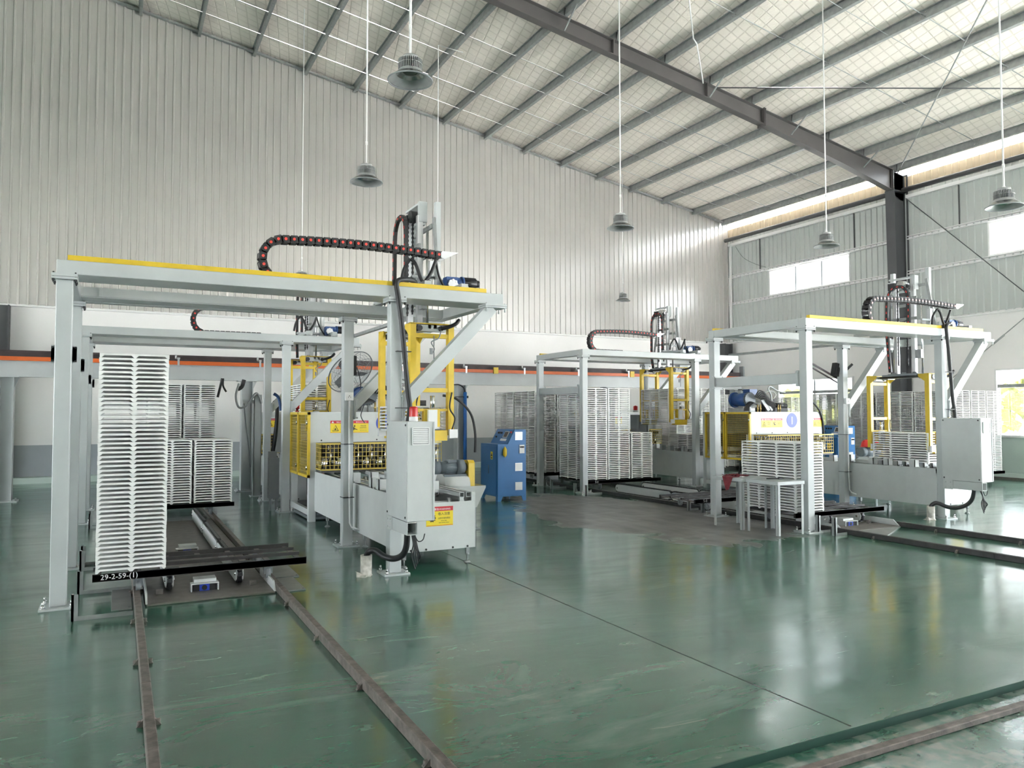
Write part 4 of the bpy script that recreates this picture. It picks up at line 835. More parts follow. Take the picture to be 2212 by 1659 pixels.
def stack(x, y, z, n, where=None, first=0, upto=None):
    """first..upto of the trays (counted from the bottom) are things of their own, the others go to the joined mass"""
    upto = n if upto is None else upto
    for i in range(n):
        jx, jy = random.uniform(-0.0025, 0.0025), random.uniform(-0.0025, 0.0025)
        if where and first <= i < upto:
            o = bpy.data.objects.new('tray', TM); COL.objects.link(o); o.location = (x + jx, y + jy, z + i * TP)
            tag(o, 'white slotted tray, %s from the top of %s' % (ORD[n - 1 - i], where) if n - 1 - i else 'topmost white slotted tray of %s' % where, 'tray', 'trays of ' + where); ntray[0] += 1
        else:
            q = len(rest.v); rest.v += [(a + x + jx, c + y + jy, d + z + i * TP) for a, c, d in TG.v]; rest.f += [tuple(k + q for k in f) for f in TG.f]; rest.m += TG.m; rest.sm += TG.sm
def num(b, body, x, z, s, y): b.cur = 1; b.text(body, x, z, s, y); b.cur = 0
def pallet(x, y, z, label, text=None, d=0.95, w=1.88):
    o = root('tray_pallet', (x, y, z), label, 'pallet', 'dark steel tray pallets')
    for i, yy in enumerate((0.0, d * 0.36, d * 0.66, d - 0.035)):
        b = MB(); b.box(0, w, yy, yy + 0.035, 0.03 if i in (1, 2) else 0.0, 0.06); b.box(0, w, yy, yy + 0.006, -0.005, 0.065) if i == 0 else None
        r = b.build('rail', 'pallet', o)
        if i == 0 and text:
            t = MB(); t.text(text, 0.215, 0.012, 0.066, -0.001); t.build('chalk_lettering', 'swhite', r)
    for k in range(7):
        xx = 0.02 + k * (w - 0.09) / 6
        b = MB(); b.box(xx, xx + 0.05, 0.006, d, 0.02, 0.03); b.build('cross_bar', 'plate', o)
    for xx in (w * 0.345, w * 0.69):
        b = MB(); b.box(xx - 0.06, xx + 0.06, -0.004, 0.03, 0.06, 0.072); b.build('stop_tab', 'pallet', o)
    for xx in (0.37, 1.53):
        for yy in (0.12, d - 0.12): b = MB(); b.cyl((xx - 0.02, yy, -0.085), (xx + 0.02, yy, -0.085), 0.05, 14); b.box(xx - 0.04, xx + 0.04, yy - 0.02, yy + 0.02, -0.09, 0.0); b.build('wheel', 'dgrey', o)
    return o
Z0 = 0.262
PA = -0.185
pallet(PA, 7.79, 0.20, 'dark steel pallet with chalk writing under the tall front stack', '29-2-59-(1)')
stack(PA + 0.022, 7.805, Z0, 49, 'the tall front stack')
pallet(PA, 13.15, 0.20, 'dark steel pallet under the two low stacks behind the tall front stack')
stack(PA + 0.022, 13.17, Z0, 24); stack(0.475, 13.17, Z0, 25, 'the low stack touching the tall front stack'); stack(1.085, 13.17, Z0, 25, 'the low stack behind the empty pallet end')
pallet(PA, 15.55, 0.20, 'dark steel pallet farthest back on the left track')
stack(0.475, 15.57, Z0, 49, 'the narrow glimpse of far left stack', 25); stack(1.085, 15.57, Z0, 49, 'the tall stack behind the low ones', 25)
stack(2.95, 8.345, 1.46, 8, 'the stack gripped near the red beacon')
stack(2.93, 14.07, 1.62, 15); stack(2.93, 14.10, 0.83, 18)
PB = 8.62
pallet(PB, 7.89, 0.195, 'dark steel pallet carrying the stack beside the worktables', '5-', w=1.9)
stack(PB + 0.022, 7.905, Z0 - 0.006, 25, 'the stack beside the worktables')
stack(12.13, 8.24, 0.83, 13, 'the stack on the right conveyor')
pallet(8.53, 9.92, 0.195, 'empty dark steel pallet between the two right gantries', '5-0', w=1.95)
PD = 8.90
pallet(PD, 13.74, 0.19, 'dark steel pallet under the three stacks at the far gantry', '3-0', w=1.93)
stack(PD - 0.03 + 0.022, 13.85, Z0 - 0.01, 49, 'the first stack at the far gantry'); stack(PD + 0.515 + 0.08, 13.85, Z0 - 0.01, 49, 'the second stack at the far gantry'); stack(PD + 1.21, 13.85, Z0 - 0.01, 25, 'the half-height stack at the far gantry')
for yy, nm in ((16.05, 'second'), (17.2, 'third')):
    pallet(PD - 0.02, yy, 0.19, 'dark steel pallet of the %s row of stacks behind the far gantry' % nm, w=1.93)
    for k in range(3): stack(PD + 0.0 + k * 0.62, yy + 0.02, Z0 - 0.01, 49)
stack(11.49, 14.27, 1.42, 21, 'the stack gripped at the far gantry'); stack(11.95 + 0.16, 14.0, 0.83, 9)
PR = 17.75
for j, yy in enumerate((11.35, 12.45, 13.6, 14.75)):
    pallet(PR, yy, 0.19, ['dark steel pallet nearest the large low window, under white stacks', 'dark steel pallet second from the large low window', 'dark steel pallet third from the large low window', 'dark steel pallet farthest from the large low window'][j], w=1.93)
    for k in range(3): stack(PR + 0.02 + k * 0.62, yy + 0.01, Z0 - 0.01, 49)
stack(15.85, 17.3, 0.1, 53); stack(14.6, 17.0, 0.1, 57); stack(15.2, 17.0, 0.1, 57); stack(13.98, 17.0, 0.1, 57); stack(16.5, 15.2, 0.1, 50); stack(16.5, 16.3, 0.1, 50)
tag(rest.build('tray_mass', 'tray'), 'dense rows of white slotted plastic trays stacked high in the background', 'trays', kind='stuff')
for i, (x, y, w, d) in enumerate(((15.8, 17.25, 0.68, 1.16), (13.9, 16.95, 1.95, 1.16), (16.42, 15.15, 0.72, 2.3))):
    b = MB(); b.box(x, x + w, y, y + 0.05, 0, 0.1); b.box(x, x + w, y + d - 0.05, y + d, 0, 0.1)
    for k in range(4): xx = x + k * (w - 0.06) / 3; b.box(xx, xx + 0.06, y + 0.05, y + d - 0.05, 0.04, 0.1)
    tag(b.build('floor_skid', 'pallet'), ['dark floor skid under the lone pale stack by the far crane post', 'dark floor skid under the background stacks behind the far press', 'dark floor skid under the stacks along the right aisle'][i], 'skid')

# ---------------------------------------------------------------- tracks
def rail(x, y0, y1, label, w=0.056, h=0.07, m='rail'):
    o = root('track_rail', (x, y0, 0), label, 'rail', 'floor rails'); n = max(1, round((y1 - y0) / 2.4)); L = (y1 - y0) / n
    for k in range(n):
        b = MB(); b.box(0, w, k * L + 0.002, (k + 1) * L - 0.002, 0, h); b.build('rail_section', m, o, bev=0.005)
    k = 0.55
    while k < min(y1 - y0, 7):
        b = MB(); b.prism([(-0.035, 0), (0, 0), (0, 0.04)], 'y', k, k + 0.03); b.cyl((-0.02, k + 0.015, 0), (-0.02, k + 0.015, 0.03), 0.012, 6); b.prism([(w, 0), (w + 0.035, 0), (w, 0.04)], 'y', k, k + 0.03); b.cyl((w + 0.02, k + 0.015, 0), (w + 0.02, k + 0.015, 0.03), 0.012, 6); b.build('rail_clip', 'rail', o); k += 1.15
    return o
rail(0.146, 2.95, 16.4, 'brown worn floor rail running under the tall front stack')
rail(1.36, 2.95, 16.4, 'brown worn floor rail slanting across the lower left floor')
rail(9.07, 2.95, 17.5, 'dark floor rail at right, the one nearer the worktables', m='pallet')
rail(10.39, 2.95, 17.5, 'dark floor rail at right, the one farther from the worktables', m='pallet')
b = MB(); b.box(-8, 20.5, 2.66, 2.71, -0.045, -0.012); o = b.build('track_rail', 'rail', bev=0.004); tag(o, 'brown rail lying in the lower strip at the bottom right corner', 'rail', 'floor rails')
b = MB(); b.box(20.05, 20.12, -8, 13.6, 0, 0.06); o = b.build('track_rail', 'plate'); tag(o, 'pale rail along the foot of the window wall', 'rail', 'floor rails')
def chain_track(x0, x1, y0, y1, label, sides=True):
    o = root('chain_conveyor', (x0, y0, 0), label, 'chain conveyor', 'chain conveyors between the rails'); w = x1 - x0; L = y1 - y0
    b = MB(); b.box(0, w, 0, 0.36, 0.0, 0.018); b.build('front_plate', 'plate', o, bev=0.004)
    b = MB(); b.box(0, w, 0.37, L, 0.0, 0.012); b.build('deck_plate', 'plate', o)
    for xx, s in ((0.0, 1), (w, -1)):
        b = MB(); b.prism([(0.0, 0.018), (0.10, 0.10), (0.85, 0.10), (0.85, 0.018)], 'x', xx - 0.008, xx + 0.008); b.build('guide_plate', 'panel', o)
    for xx in (w * 0.19, w * 0.76):
        n = 3; seg = (L - 0.5) / n
        for k in range(n):
            ya = 0.48 + k * seg; yb = ya + seg - 0.16
            b = MB(); R0 = 0.07; zc = 0.125
            P = [(ya, 0.05), (yb, 0.05)] + [(yb + R0 * math.sin(a), zc - R0 * math.cos(a)) for a in [R(t) for t in (0, 45, 90, 135, 180)]] + [(ya - R0 * math.sin(a), zc + R0 * math.cos(a)) for a in [R(t) for t in (0, 45, 90, 135, 180)]]
            b.prism(P, 'x', xx - 0.035, xx - 0.025); b.prism(P, 'x', xx + 0.025, xx + 0.035); sp = b.build('side_plate', 'panel', o)
            b = MB()
            for yy in (ya, yb):
                b.cyl((xx - 0.045, yy, zc), (xx + 0.045, yy, zc), 0.018, 10)
            b.build('pin', 'chrome', sp)
            b = MB(); R1 = 0.085
            pts = [(xx, ya, zc + R1), (xx, yb, zc + R1)] + [(xx, yb + R1 * math.sin(a), zc + R1 * math.cos(a)) for a in [R(t) for t in (30, 60, 90, 120, 150)]] + [(xx, yb, zc - R1), (xx, ya, zc - R1)] + [(xx, ya - R1 * math.sin(a), zc - R1 * math.cos(a)) for a in [R(t) for t in (30, 60, 90, 120, 150)]] + [(xx, ya, zc + R1)]
            for i, (p, d) in enumerate(resample(pts, 0.04)): ww = 0.044 if i % 2 else 0.030; b.bar(p - d * 0.018, p + d * 0.018, ww, 0.02, V((1, 0, 0)).cross(d))
            b.build('chain', 'blackp', o)
    for yy in (0.33, 2.4):
        b = MB(); b.box(w * 0.38, w * 0.56, yy + 0.05, yy + 0.2, 0.02, 0.12); u = b.build('drive_box', 'panel', o)
        b = MB(); b.box(w * 0.35, w * 0.36, yy - 0.02, yy + 0.09, 0.02, 0.085); b.box(w * 0.565, w * 0.575, yy - 0.02, yy + 0.09, 0.02, 0.085); b.box(w * 0.35, w * 0.575, yy - 0.02, yy + 0.09, 0.085, 0.092); b.build('cover', 'panel', u)
        b = MB(); b.box(w * 0.37, w * 0.42, yy, yy + 0.06, 0.02, 0.075); b.box(w * 0.50, w * 0.56, yy, yy + 0.06, 0.02, 0.075); b.build('sensor', 'sblack', u)
        b = MB(); b.box(w * 0.42, w * 0.50, yy - 0.005, yy + 0.06, 0.02, 0.08); b.build('reducer', 'badge', u); b = MB(); b.cyl((w * 0.46, yy - 0.01, 0.05), (w * 0.46, yy + 0.02, 0.05), 0.024, 14); b.build('bore', 'sblack', u)
        for xx in (w * 0.11, w * 0.87): b = MB(); b.box(xx - 0.03, xx + 0.03, yy + 0.05, yy + 0.09, 0.012, 0.062); b.cyl((xx, yy + 0.04, 0.035), (xx, yy + 0.05, 0.035), 0.015, 10); b.build('bearing', 'plate', o)
    return o
chain_track(0.245, 1.345, 7.50, 13.1, 'chain conveyor with brown steel plates between the left floor rails')
chain_track(9.16, 10.36, 7.52, 13.5, 'chain conveyor between the right floor rails under the stacks')
for i, (x0, x1, y0, y1) in enumerate(((-0.03, 0.13, 7.46, 8.29), (1.43, 1.63, 7.50, 8.10), (1.43, 1.70, 8.14, 8.95))):
    b = MB(); b.box(x0, x1, y0, y1, 0, 0.012); b.cyl((x1 - 0.02, y0 + 0.03, 0.012), (x1 - 0.02, y0 + 0.03, 0.02), 0.01, 6)
    tag(b.build('floor_plate', 'plate2', bev=0.002), ['grey steel floor plate left of the left rail', 'grey steel floor plate right of the pallet, the nearest one', 'grey steel floor plate right of the pallet, partly under its end'][i], 'floor plate')
b = MB(); b.prism([(9.16, 6.9), (10.36, 7.5), (9.16, 7.5)], 'z', 0.0, 0.012); tag(b.build('floor_plate', 'plate2'), 'chequered steel floor plate between the right rails before the pallet', 'floor plate')
def guard(x0, x1, y0, y1, label, h=0.215):
    o = root('track_guard', (x0, y0, 0), label, 'guard frame', 'low guard frames beside the tracks')
    for yy in (0.0, y1 - y0):
        b = MB(); b.box(-0.02, 0.0, yy, yy + 0.05, 0, h); b.box(-0.02, 0.03, yy, yy + 0.006, 0, h); b.build('post', 'galv', o)
        b = MB(); b.box(0.03, x1 - x0, yy, yy + 0.035, 0.0, 0.008); b.box(0.03, x1 - x0, yy, yy + 0.006, 0.008, 0.035); b.build('foot_bar', 'galv', o)
    return o
guard(-0.30, 0.135, 7.25, 8.28, 'grey angle guard frame beside the front left rail')
guard(-0.33, 0.135, 9.5, 9.85, 'grey angle guard frame behind the nearest left gantry column')
guard(-0.35, 0.135, 12.9, 13.3, 'grey angle guard frame at the rear left gantry')
guard(8.83, 9.06, 7.38, 7.66, 'pale guard frame beside the right rail below the stack', 0.25)
guard(8.86, 9.06, 10.1, 10.45, 'pale guard frame under the empty pallet', 0.2)
guard(8.68, 9.06, 13.45, 13.9, 'pale guard frame beside the far gantry column, nearer one', 0.2)
guard(8.68, 9.06, 14.9, 15.2, 'pale guard frame beside the far gantry column, farther one', 0.2)
# ---------------------------------------------------------------- crane runway along the gable wall
o = root('crane_runway', (-13, 17.6, 0), 'grey crane runway beam with an orange conductor bar along the back wall', 'crane beam')
b = MB(); L = 30.0
b.box(0, L, -0.09, 0.09, 2.41, 2.43); b.box(0, L, -0.09, 0.09, 2.745, 2.765); b.box(0, L, -0.006, 0.006, 2.43, 2.745); b.build('runway_beam', 'grey', o)
MB().box(0, L, -0.012, 0.012, 2.765, 2.90).build('top_plate', 'brown', o)
b = MB(); b.box(0, L, -0.03, 0.03, 2.90, 2.93); b.build('crane_rail', 'brown', o)
b = MB(); b.box(0, L - 0.1, -0.16, -0.10, 2.72, 2.80); b.build('conductor_bar', 'orange', o, label='orange conductor bar')
for k in range(18):
    x = 0.9 + k * 1.65; b = MB(); b.box(x - 0.02, x + 0.02, -0.175, -0.165, 2.70, 2.86); b.box(x - 0.03, x + 0.03, -0.165, -0.01, 2.84, 2.87); b.cyl((x - 0.05, -0.13, 2.84), (x - 0.05, -0.13, 2.93), 0.02, 8); b.build('hanger_clip', 'alu', o)
for x in (17.2, 21.45, 25.7): MB().box(x, x + 0.13, -0.19, -0.155, 2.70, 2.86).build('joint_cover', 'yellow', o)
for x in (11.07, 15.5, 20.6, 25.1, 29.75):
    b = MB(); b.box(x - 0.12, x - 0.10, -0.12, 0.12, 0.02, 2.40); b.box(x + 0.10, x + 0.12, -0.12, 0.12, 0.02, 2.40); b.box(x - 0.10, x + 0.10, -0.008, 0.008, 0.02, 2.40); b.box(x - 0.2, x + 0.2, -0.15, 0.15, 2.395, 2.41); b.box(x - 0.22, x + 0.22, -0.2, 0.2, 0, 0.02)
    b.prism([(x + 0.12, 2.2), (x + 0.2, 2.39), (x + 0.12, 2.39)], 'y', -0.01, 0.01)
    for sx in (-0.17, 0.17):
        for sy in (-0.15, 0.15): b.cyl((x + sx, sy, 0.02), (x + sx, sy, 0.05), 0.018, 6)
    b.build('post', 'dgrey' if False else 'grey', o)
b = MB(); b.box(L - 0.06, L, -0.14, 0.02, 2.72, 3.12); b.build('end_stop', 'dgrey', o)
for x, lab in ((7.66, 'blue hose running down the crane post behind the left press'), (17.0, 'blue hose running down the far crane post near the press with badge')):
    b = MB(); b.cyl((x, 17.42, 0.05), (x, 17.42, 2.22), 0.045, 12); o = b.build('blue_hose', 'bluepipe'); tag(o, lab, 'hose')
    b = MB(); b.tube(smooth_path([(x, 17.42, 2.2), (x - 0.03, 17.42, 2.32), (x - 0.16, 17.42, 2.40), (x - 0.3, 17.42, 2.40)], 6), 0.016, 7); b.bar((x - 0.28, 17.4, 2.1), (x + 0.06, 17.4, 2.1), 0.015, 0.02); b.cyl((x + 0.06, 17.42, 2.07), (x + 0.06, 17.42, 2.13), 0.03, 10); b.build('cable', 'black', o)
# grey service post with loose hoses by the left aisle
o = root('service_post', (2.46, 16.3, 0), 'grey service post with looped hoses left of the rear left gantry', 'post')
b = MB(); b.box(0, 0.15, 0, 0.012, 0.02, 2.08); b.box(0, 0.012, 0, 0.16, 0.02, 2.08); b.box(0.138, 0.15, 0, 0.16, 0.02, 2.08); b.box(-0.05, 0.2, -0.05, 0.2, 0, 0.02); b.build('channel', 'grey', o)
b = MB(); b.box(-0.22, 0.0, 0.02, 0.06, 1.90, 1.97); b.build('bracket', 'grey', o)
b = MB(); b.tube(smooth_path([(-0.30, -0.03, 2.3), (-0.36, -0.03, 2.05), (-0.30, -0.03, 1.82), (-0.15, -0.03, 1.86), (0.02, -0.04, 2.1), (0.10, -0.03, 2.02), (0.14, -0.02, 1.9)], 7), 0.022, 8); b.build('grey_hose', 'galv', o)
b = MB(); b.tube(smooth_path([(-0.62, 0.0, 2.4), (-0.66, 0.0, 2.2), (-0.70, 0.0, 2.02)], 6), 0.025, 7); b.tube(smooth_path([(-0.60, 0, 2.4), (-0.60, 0.0, 2.25), (-0.54, 0.0, 2.13)], 6), 0.02, 7); b.tube(smooth_path([(-0.2, 0, 2.38), (-0.24, 0, 2.24), (-0.32, 0, 2.18)], 6), 0.04, 7); b.build('black_hose', 'black', o)
b = MB(); b.tube(smooth_path([(-0.2, 0.0, 1.9), (-0.15, -0.02, 1.4), (-0.08, -0.02, 0.9), (-0.06, -0.02, 0.6)], 6), 0.012, 6); b.build('drop_cable', 'dgrey', o)
o = root('cable_bundle', (2.66, 15.42, 0), 'thick bundle of black cables hanging beside the rear left gantry column', 'cables')
b = MB(); b.tube(smooth_path([(0.05, 0, 1.95), (0.10, 0, 1.8), (0.08, 0.0, 1.3), (0.02, 0, 0.8), (0.05, 0.0, 0.45), (0.22, 0.0, 0.1), (0.28, 0, 0.01)], 8), 0.035, 8); b.tube(smooth_path([(0.10, 0, 1.7), (0.05, 0.02, 1.2), (0.0, 0.02, 0.7), (0.09, 0.02, 0.3), (0.3, 0.03, 0.01)], 8), 0.022, 8); b.tube(smooth_path([(0.02, 0, 1.0), (0.15, 0, 0.75), (0.05, 0, 0.6), (0.14, 0, 0.7)], 6), 0.01, 6); b.build('cable', 'black', o)
b = MB(); b.tube(smooth_path([(0.03, -0.03, 2.08), (0.12, -0.03, 2.0), (0.17, -0.03, 1.75)], 6), 0.03, 8); b.build('blue_cable', 'blued', o)
b = MB(); b.box(0, 0.22, 0, 0.10, 0.92, 1.68); b.box(0.02, 0.2, -0.006, 0, 0.95, 1.65); b.box(0.09, 0.13, 0.02, 0.08, 0, 0.92); o = b.build('electrical_box', 'grey', None, (2.78, 15.6, 0)); tag(o, 'flat grey electrical box on a stalk behind the rear left gantry', 'electrical box')
b = MB(); b.box(0, 0.17, 0, 0.16, 0.22, 0.92); b.box(0.02, 0.05, 0.04, 0.12, 0, 0.22); b.box(0.12, 0.15, 0.04, 0.12, 0, 0.22); b.box(0.0, 0.13, 0.02, 0.14, 0.92, 1.03); o = b.build('junction_cabinet', 'dgrey', None, (2.34, 13.75, 0)); tag(o, 'narrow dark grey cabinet on legs beside the rear left gantry column', 'cabinet')

# ---------------------------------------------------------------- lamps
def zq(x): return zr(x) + 0.02
LAMP = [((2.77, 7.80, 5.32), 'largest high-bay lamp, hanging at top centre left'), ((3.26, 11.12, 5.17), 'high-bay lamp hanging above the left gantry lift'), ((8.11, 11.40, 5.07), 'high-bay lamp hanging in the middle of the hall'),
        ((12.34, 10.42, 4.97), 'high-bay lamp hanging before the upper window ribbon'), ((11.17, 6.36, 4.62), 'high-bay lamp hanging at the right edge'), ((15.17, 21.2, 5.50), 'tiny far high-bay lamp against the ribbed wall, middle of the hall'), ((3.93, 18.88, 4.90), 'far high-bay lamp peeping over the left gantry beam')]
def lamp_parts():
    P = {}
    b = MB(); b.lathe([(0.0, 0.245), (0.085, 0.245), (0.088, 0.235), (0.088, 0.205), (0.0, 0.205)], 28); P['driver_cap'] = b.mesh('driver_cap', 'galv')
    b = MB(); b.lathe([(0.0, 0.205), (0.105, 0.205), (0.105, 0.200), (0.07, 0.198), (0.07, 0.09), (0.12, 0.088), (0.12, 0.08), (0.0, 0.08)], 28)
    for k in range(40): a = 2 * math.pi * k / 40; c, s = math.cos(a), math.sin(a); b.bar((0.10 * c, 0.10 * s, 0.085), (0.10 * c, 0.10 * s, 0.203), 0.006, 0.062, (c, s, 0))
    b.lathe([(0.13, 0.150), (0.134, 0.150), (0.134, 0.156), (0.13, 0.156)], 40); P['heat_sink'] = b.mesh('heat_sink', 'galv')
    pr = [(0.125, 0.09), (0.135, 0.075), (0.165, 0.03), (0.20, 0.0), (0.228, -0.018), (0.24, -0.022)]
    b = MB(); b.lathe(pr, 40); P['reflector'] = b.mesh('reflector', 'galv')
    q = []; r, z = 0.232, -0.020
    for i in range(14): t = i / 13; rr = 0.232 - 0.118 * t; zz = -0.019 + 0.094 * (t ** 0.8); q += [(rr, zz), (rr - 0.004, zz + 0.0005)]
    b = MB(); b.lathe([(0.24, -0.022)] + q + [(0.0, 0.078)], 40); P['inner_reflector'] = b.mesh('inner_reflector', 'reflin')
    b = MB(); b.lathe([(0.05, 0.074), (0.052, 0.070), (0.08, 0.070), (0.082, 0.074)], 24); b.lathe([(0.0, 0.071), (0.08, 0.071)], 24); P['lens'] = b.mesh('lens', 'glasslens')
    b = MB(); b.lathe([(0.236, -0.028), (0.246, -0.028), (0.248, -0.018), (0.236, -0.016), (0.236, -0.028)], 40); P['rim'] = b.mesh('rim', 'dgrey')
    return P
M['reflin'] = mat('spun_reflector', (0.62, 0.64, 0.63), 0.22, 0.9); M['glasslens'] = mat('lamp_lens', (0.10, 0.13, 0.12), 0.15)
LP = lamp_parts()
for i, ((x, y, z), lab) in enumerate(LAMP):
    o = root('high_bay_lamp', (x, y, z + 0.03), lab, 'lamp', 'high-bay lamps hanging from the roof')
    for nme, me in LP.items(): part(nme, me, o)
    h = zr(x) + 0.19 - z - 0.03
    b = MB(); b.cyl((0, 0, 0.24), (0, 0, h), 0.0125 if i != 0 else 0.015, 10); b.cyl((0, 0, 0.245), (0, 0, 0.275), 0.022, 10); b.cyl((0, 0, 0.55), (0, 0, 0.60), 0.018, 10); b.build('suspension_rod', 'white', o)
b = MB(); b.tube([(7.01, 17.65, 6.0), (7.01, 17.65, 10.97), (7.65, 17.55, 10.88)], 0.014, 8); tag(b.build('conduit', 'white'), 'white conduit dropping from the roof with an elbow, beside the largest lamp', 'conduit')
b = MB(); b.tube([(12.87, 14.52, 9.95), (11.7, 13.4, 10.2), (11.6, 13.4, 10.3), (10.54, 12.3, 10.42)], 0.016, 8); tag(b.build('conduit', 'white'), 'pale conduit rising from the dark rafter', 'conduit')

# ---------------------------------------------------------------- hoses, drain pipes and conduit
def sub(o, pts, r, m, name='hose', n=8, k=7, ridge=0.0): b = MB(); b.tube(smooth_path(pts, k), r, n, ridge); return b.build(name, m, o)
for k, (dx, dy), lab in (('A', (0, 0), 'thick black cable hose draped down the nearest left gantry column'), ('B', (9.21, -0.045), 'thick black cable hose draped down the nearest right gantry column')):
    P = [(3.0, 8.2, 3.11), (2.85, 7.86, 3.135), (2.69, 7.74, 3.13), (2.60, 7.715, 3.08), (2.625, 7.72, 2.90), (2.66, 7.72, 2.64), (2.70, 7.72, 2.25), (2.735, 7.72, 1.91), (2.75, 7.71, 1.76), (2.72, 7.68, 1.60)]
    o = root('cable_hose', (dx, dy, 0), lab, 'hose', 'black cable hoses on the gantry columns'); sub(o, P, 0.027, 'black', 'sleeve', 10)
    b = MB()
    for z in (2.35, 1.75): b.box(2.60, 2.76, 7.69, 7.75, z, z + 0.008)
    b.box(2.57, 2.63, 7.73, 7.77, 3.06, 3.115); b.build('cable_tie', 'sblack', o)
for (dx, dy), lab, lab2 in (((0, 0), 'stained white drain pipe stub on the floor before the left column', 'black corrugated hose curling from the left drain pipe to the electrical box'), ((9.17, -0.07), 'stained white drain pipe stub on the floor by the right column', 'black corrugated hose curling from the right drain pipe to the electrical box')):
    o = root('drain_pipe', (2.33 + dx, 7.86 + dy, 0), lab, 'pipe'); b = MB()
    b.lathe([(0.058, 0.0), (0.060, 0.215), (0.052, 0.215), (0.050, 0.05)], 22); b.lathe([(0.0, 0.10), (0.05, 0.10)], 22); b.build('pipe', 'pvc', o)
    random.seed(5); b = MB(); n = 14; ring = [(0.06 + 0.05 * random.random()) for _ in range(n)]
    v = [(r * math.cos(2 * math.pi * i / n) - 0.02, r * math.sin(2 * math.pi * i / n), 0.0) for i, r in enumerate(ring)] + [(0.062 * math.cos(2 * math.pi * i / n) - (0.05 if 5 < i < 9 else 0), 0.062 * math.sin(2 * math.pi * i / n), 0.02 + (0.03 if 5 < i < 9 else 0)) for i in range(n)]
    b.add(v, [(i, (i + 1) % n, n + (i + 1) % n, n + i) for i in range(n)]); b.build('mortar', 'pvc', o)
    P = [(2.335, 7.86, 0.12), (2.335, 7.86, 0.21), (2.36, 7.82, 0.262), (2.41, 7.78, 0.262), (2.47, 7.68, 0.215), (2.54, 7.58, 0.205), (2.585, 7.45, 0.26), (2.595, 7.36, 0.36), (2.59, 7.32, 0.505)]
    o = root('corrugated_hose', (dx, dy, 0), lab2, 'hose'); sub(o, P, 0.031, 'blackp', 'tube', 12, 16, 0.07)
    for i in range(5):
        t = i * 0.012; sub(o, [(2.60 + t, 7.22 + t, 0.5), (2.61 + t, 7.20, 0.40 - t), (2.60 + t * 1.5, 7.22 - t, 0.30), (2.63 + t, 7.2, 0.16 + 2 * t)], 0.007, 'black', 'wire', 6)
    b = MB(); b.cyl((2.63, 7.21, 0.34), (2.655, 7.21, 0.22), 0.011, 8); b.build('plug', 'panel', o)
    sub(o, [(2.62, 7.2, 0.5), (2.66, 7.2, 0.43), (2.71, 7.2, 0.44), (2.73, 7.2, 0.50)], 0.006, 'black', 'wire', 6)
# socket and conduit on the back right column of the left gantry, and on the right gantry
for dx, dy, lab in ((0, 0, 'white socket box with a conduit running down the rear left column'), (9.21, -0.05, 'white socket box with a conduit running down the rear right column')):
    o = root('socket_outlet', (2.556 + dx, 9.66 + dy, 0), lab, 'socket'); b = MB(); b.box(0.01, 0.115, -0.045, 0.0, 1.86, 1.965); s = b.build('box', 'white', o, bev=0.004)
    b = MB(); b.cyl((0.062, -0.046, 1.92), (0.062, -0.048, 1.92), 0.006, 8); b.box(0.045, 0.049, -0.048, -0.045, 1.895, 1.91); b.box(0.075, 0.079, -0.048, -0.045, 1.895, 1.91); b.build('slot', 'sblack', s)
    b = MB(); b.tube([(0.07, -0.018, 1.86), (0.07, -0.018, 0.95), (0.085, -0.018, 0.30), (0.10, -0.05, 0.25), (0.32, -0.12, 0.17)], 0.012, 8); b.build('conduit', 'white', o)
    b = MB()
    for z in (1.30, 0.62): b.box(-0.006, 0.136, -0.032, 0.136, z, z + 0.008)
    b.build('cable_tie', 'sblack', o)
# wall fan
n = V((0.313, -0.724, -0.61)).normalized(); rot = n.to_track_quat('Z', 'Y').to_euler()
o = root('cage_fan', (2.75, 10.05, 2.25), 'wire cage fan fixed to the rear column under the left gantry', 'fan')
def ringbar(b, r, z, t, seg=40): q = [(r * math.cos(2 * math.pi * i / seg), r * math.sin(2 * math.pi * i / seg), z) for i in range(seg + 1)]; b.tube(q, t, 5)
b = MB(); ringbar(b, 0.33, 0.0, 0.008)
for k in range(1, 10): r = 0.33 * k / 10; ringbar(b, r, 0.09 * (1 - (r / 0.33) ** 3), 0.0016, 28); ringbar(b, r, -0.10 * (1 - (r / 0.33) ** 3), 0.0016, 28)
for k in range(8):
    a = k * math.pi / 4; c, s = math.cos(a), math.sin(a)
    for sg, hh in ((1, 0.09), (-1, 0.10)): b.tube([(r * c, r * s, sg * hh * (1 - (r / 0.33) ** 3)) for r in (0.05, 0.12, 0.2, 0.27, 0.33)], 0.003, 5)
g = b.build('cage', 'dgrey', o); g.rotation_euler = rot
b = MB(); b.cyl((0, 0, -0.20), (0, 0, -0.02), 0.075, 16); b.cyl((0, 0, -0.02), (0, 0, 0.06), 0.035, 12); g = b.build('motor', 'black', o); g.rotation_euler = rot
b = MB()
for k in range(3):
    a = k * 2.094
    q = [(0.03, -0.03, -0.01), (0.13, -0.07, -0.03), (0.25, -0.06, -0.03), (0.26, 0.03, 0.02), (0.14, 0.04, 0.02), (0.03, 0.03, 0.01)]
    v = [(x * math.cos(a) - y * math.sin(a), x * math.sin(a) + y * math.cos(a), z + 0.02 + dz) for dz in (0, 0.004) for x, y, z in q]
    b.add(v, [(0, 1, 2, 3, 4, 5), (11, 10, 9, 8, 7, 6)] + [(i, (i + 1) % 6, 6 + (i + 1) % 6, 6 + i) for i in range(6)])
g = b.build('blade', 'dgrey', o); g.rotation_euler = rot
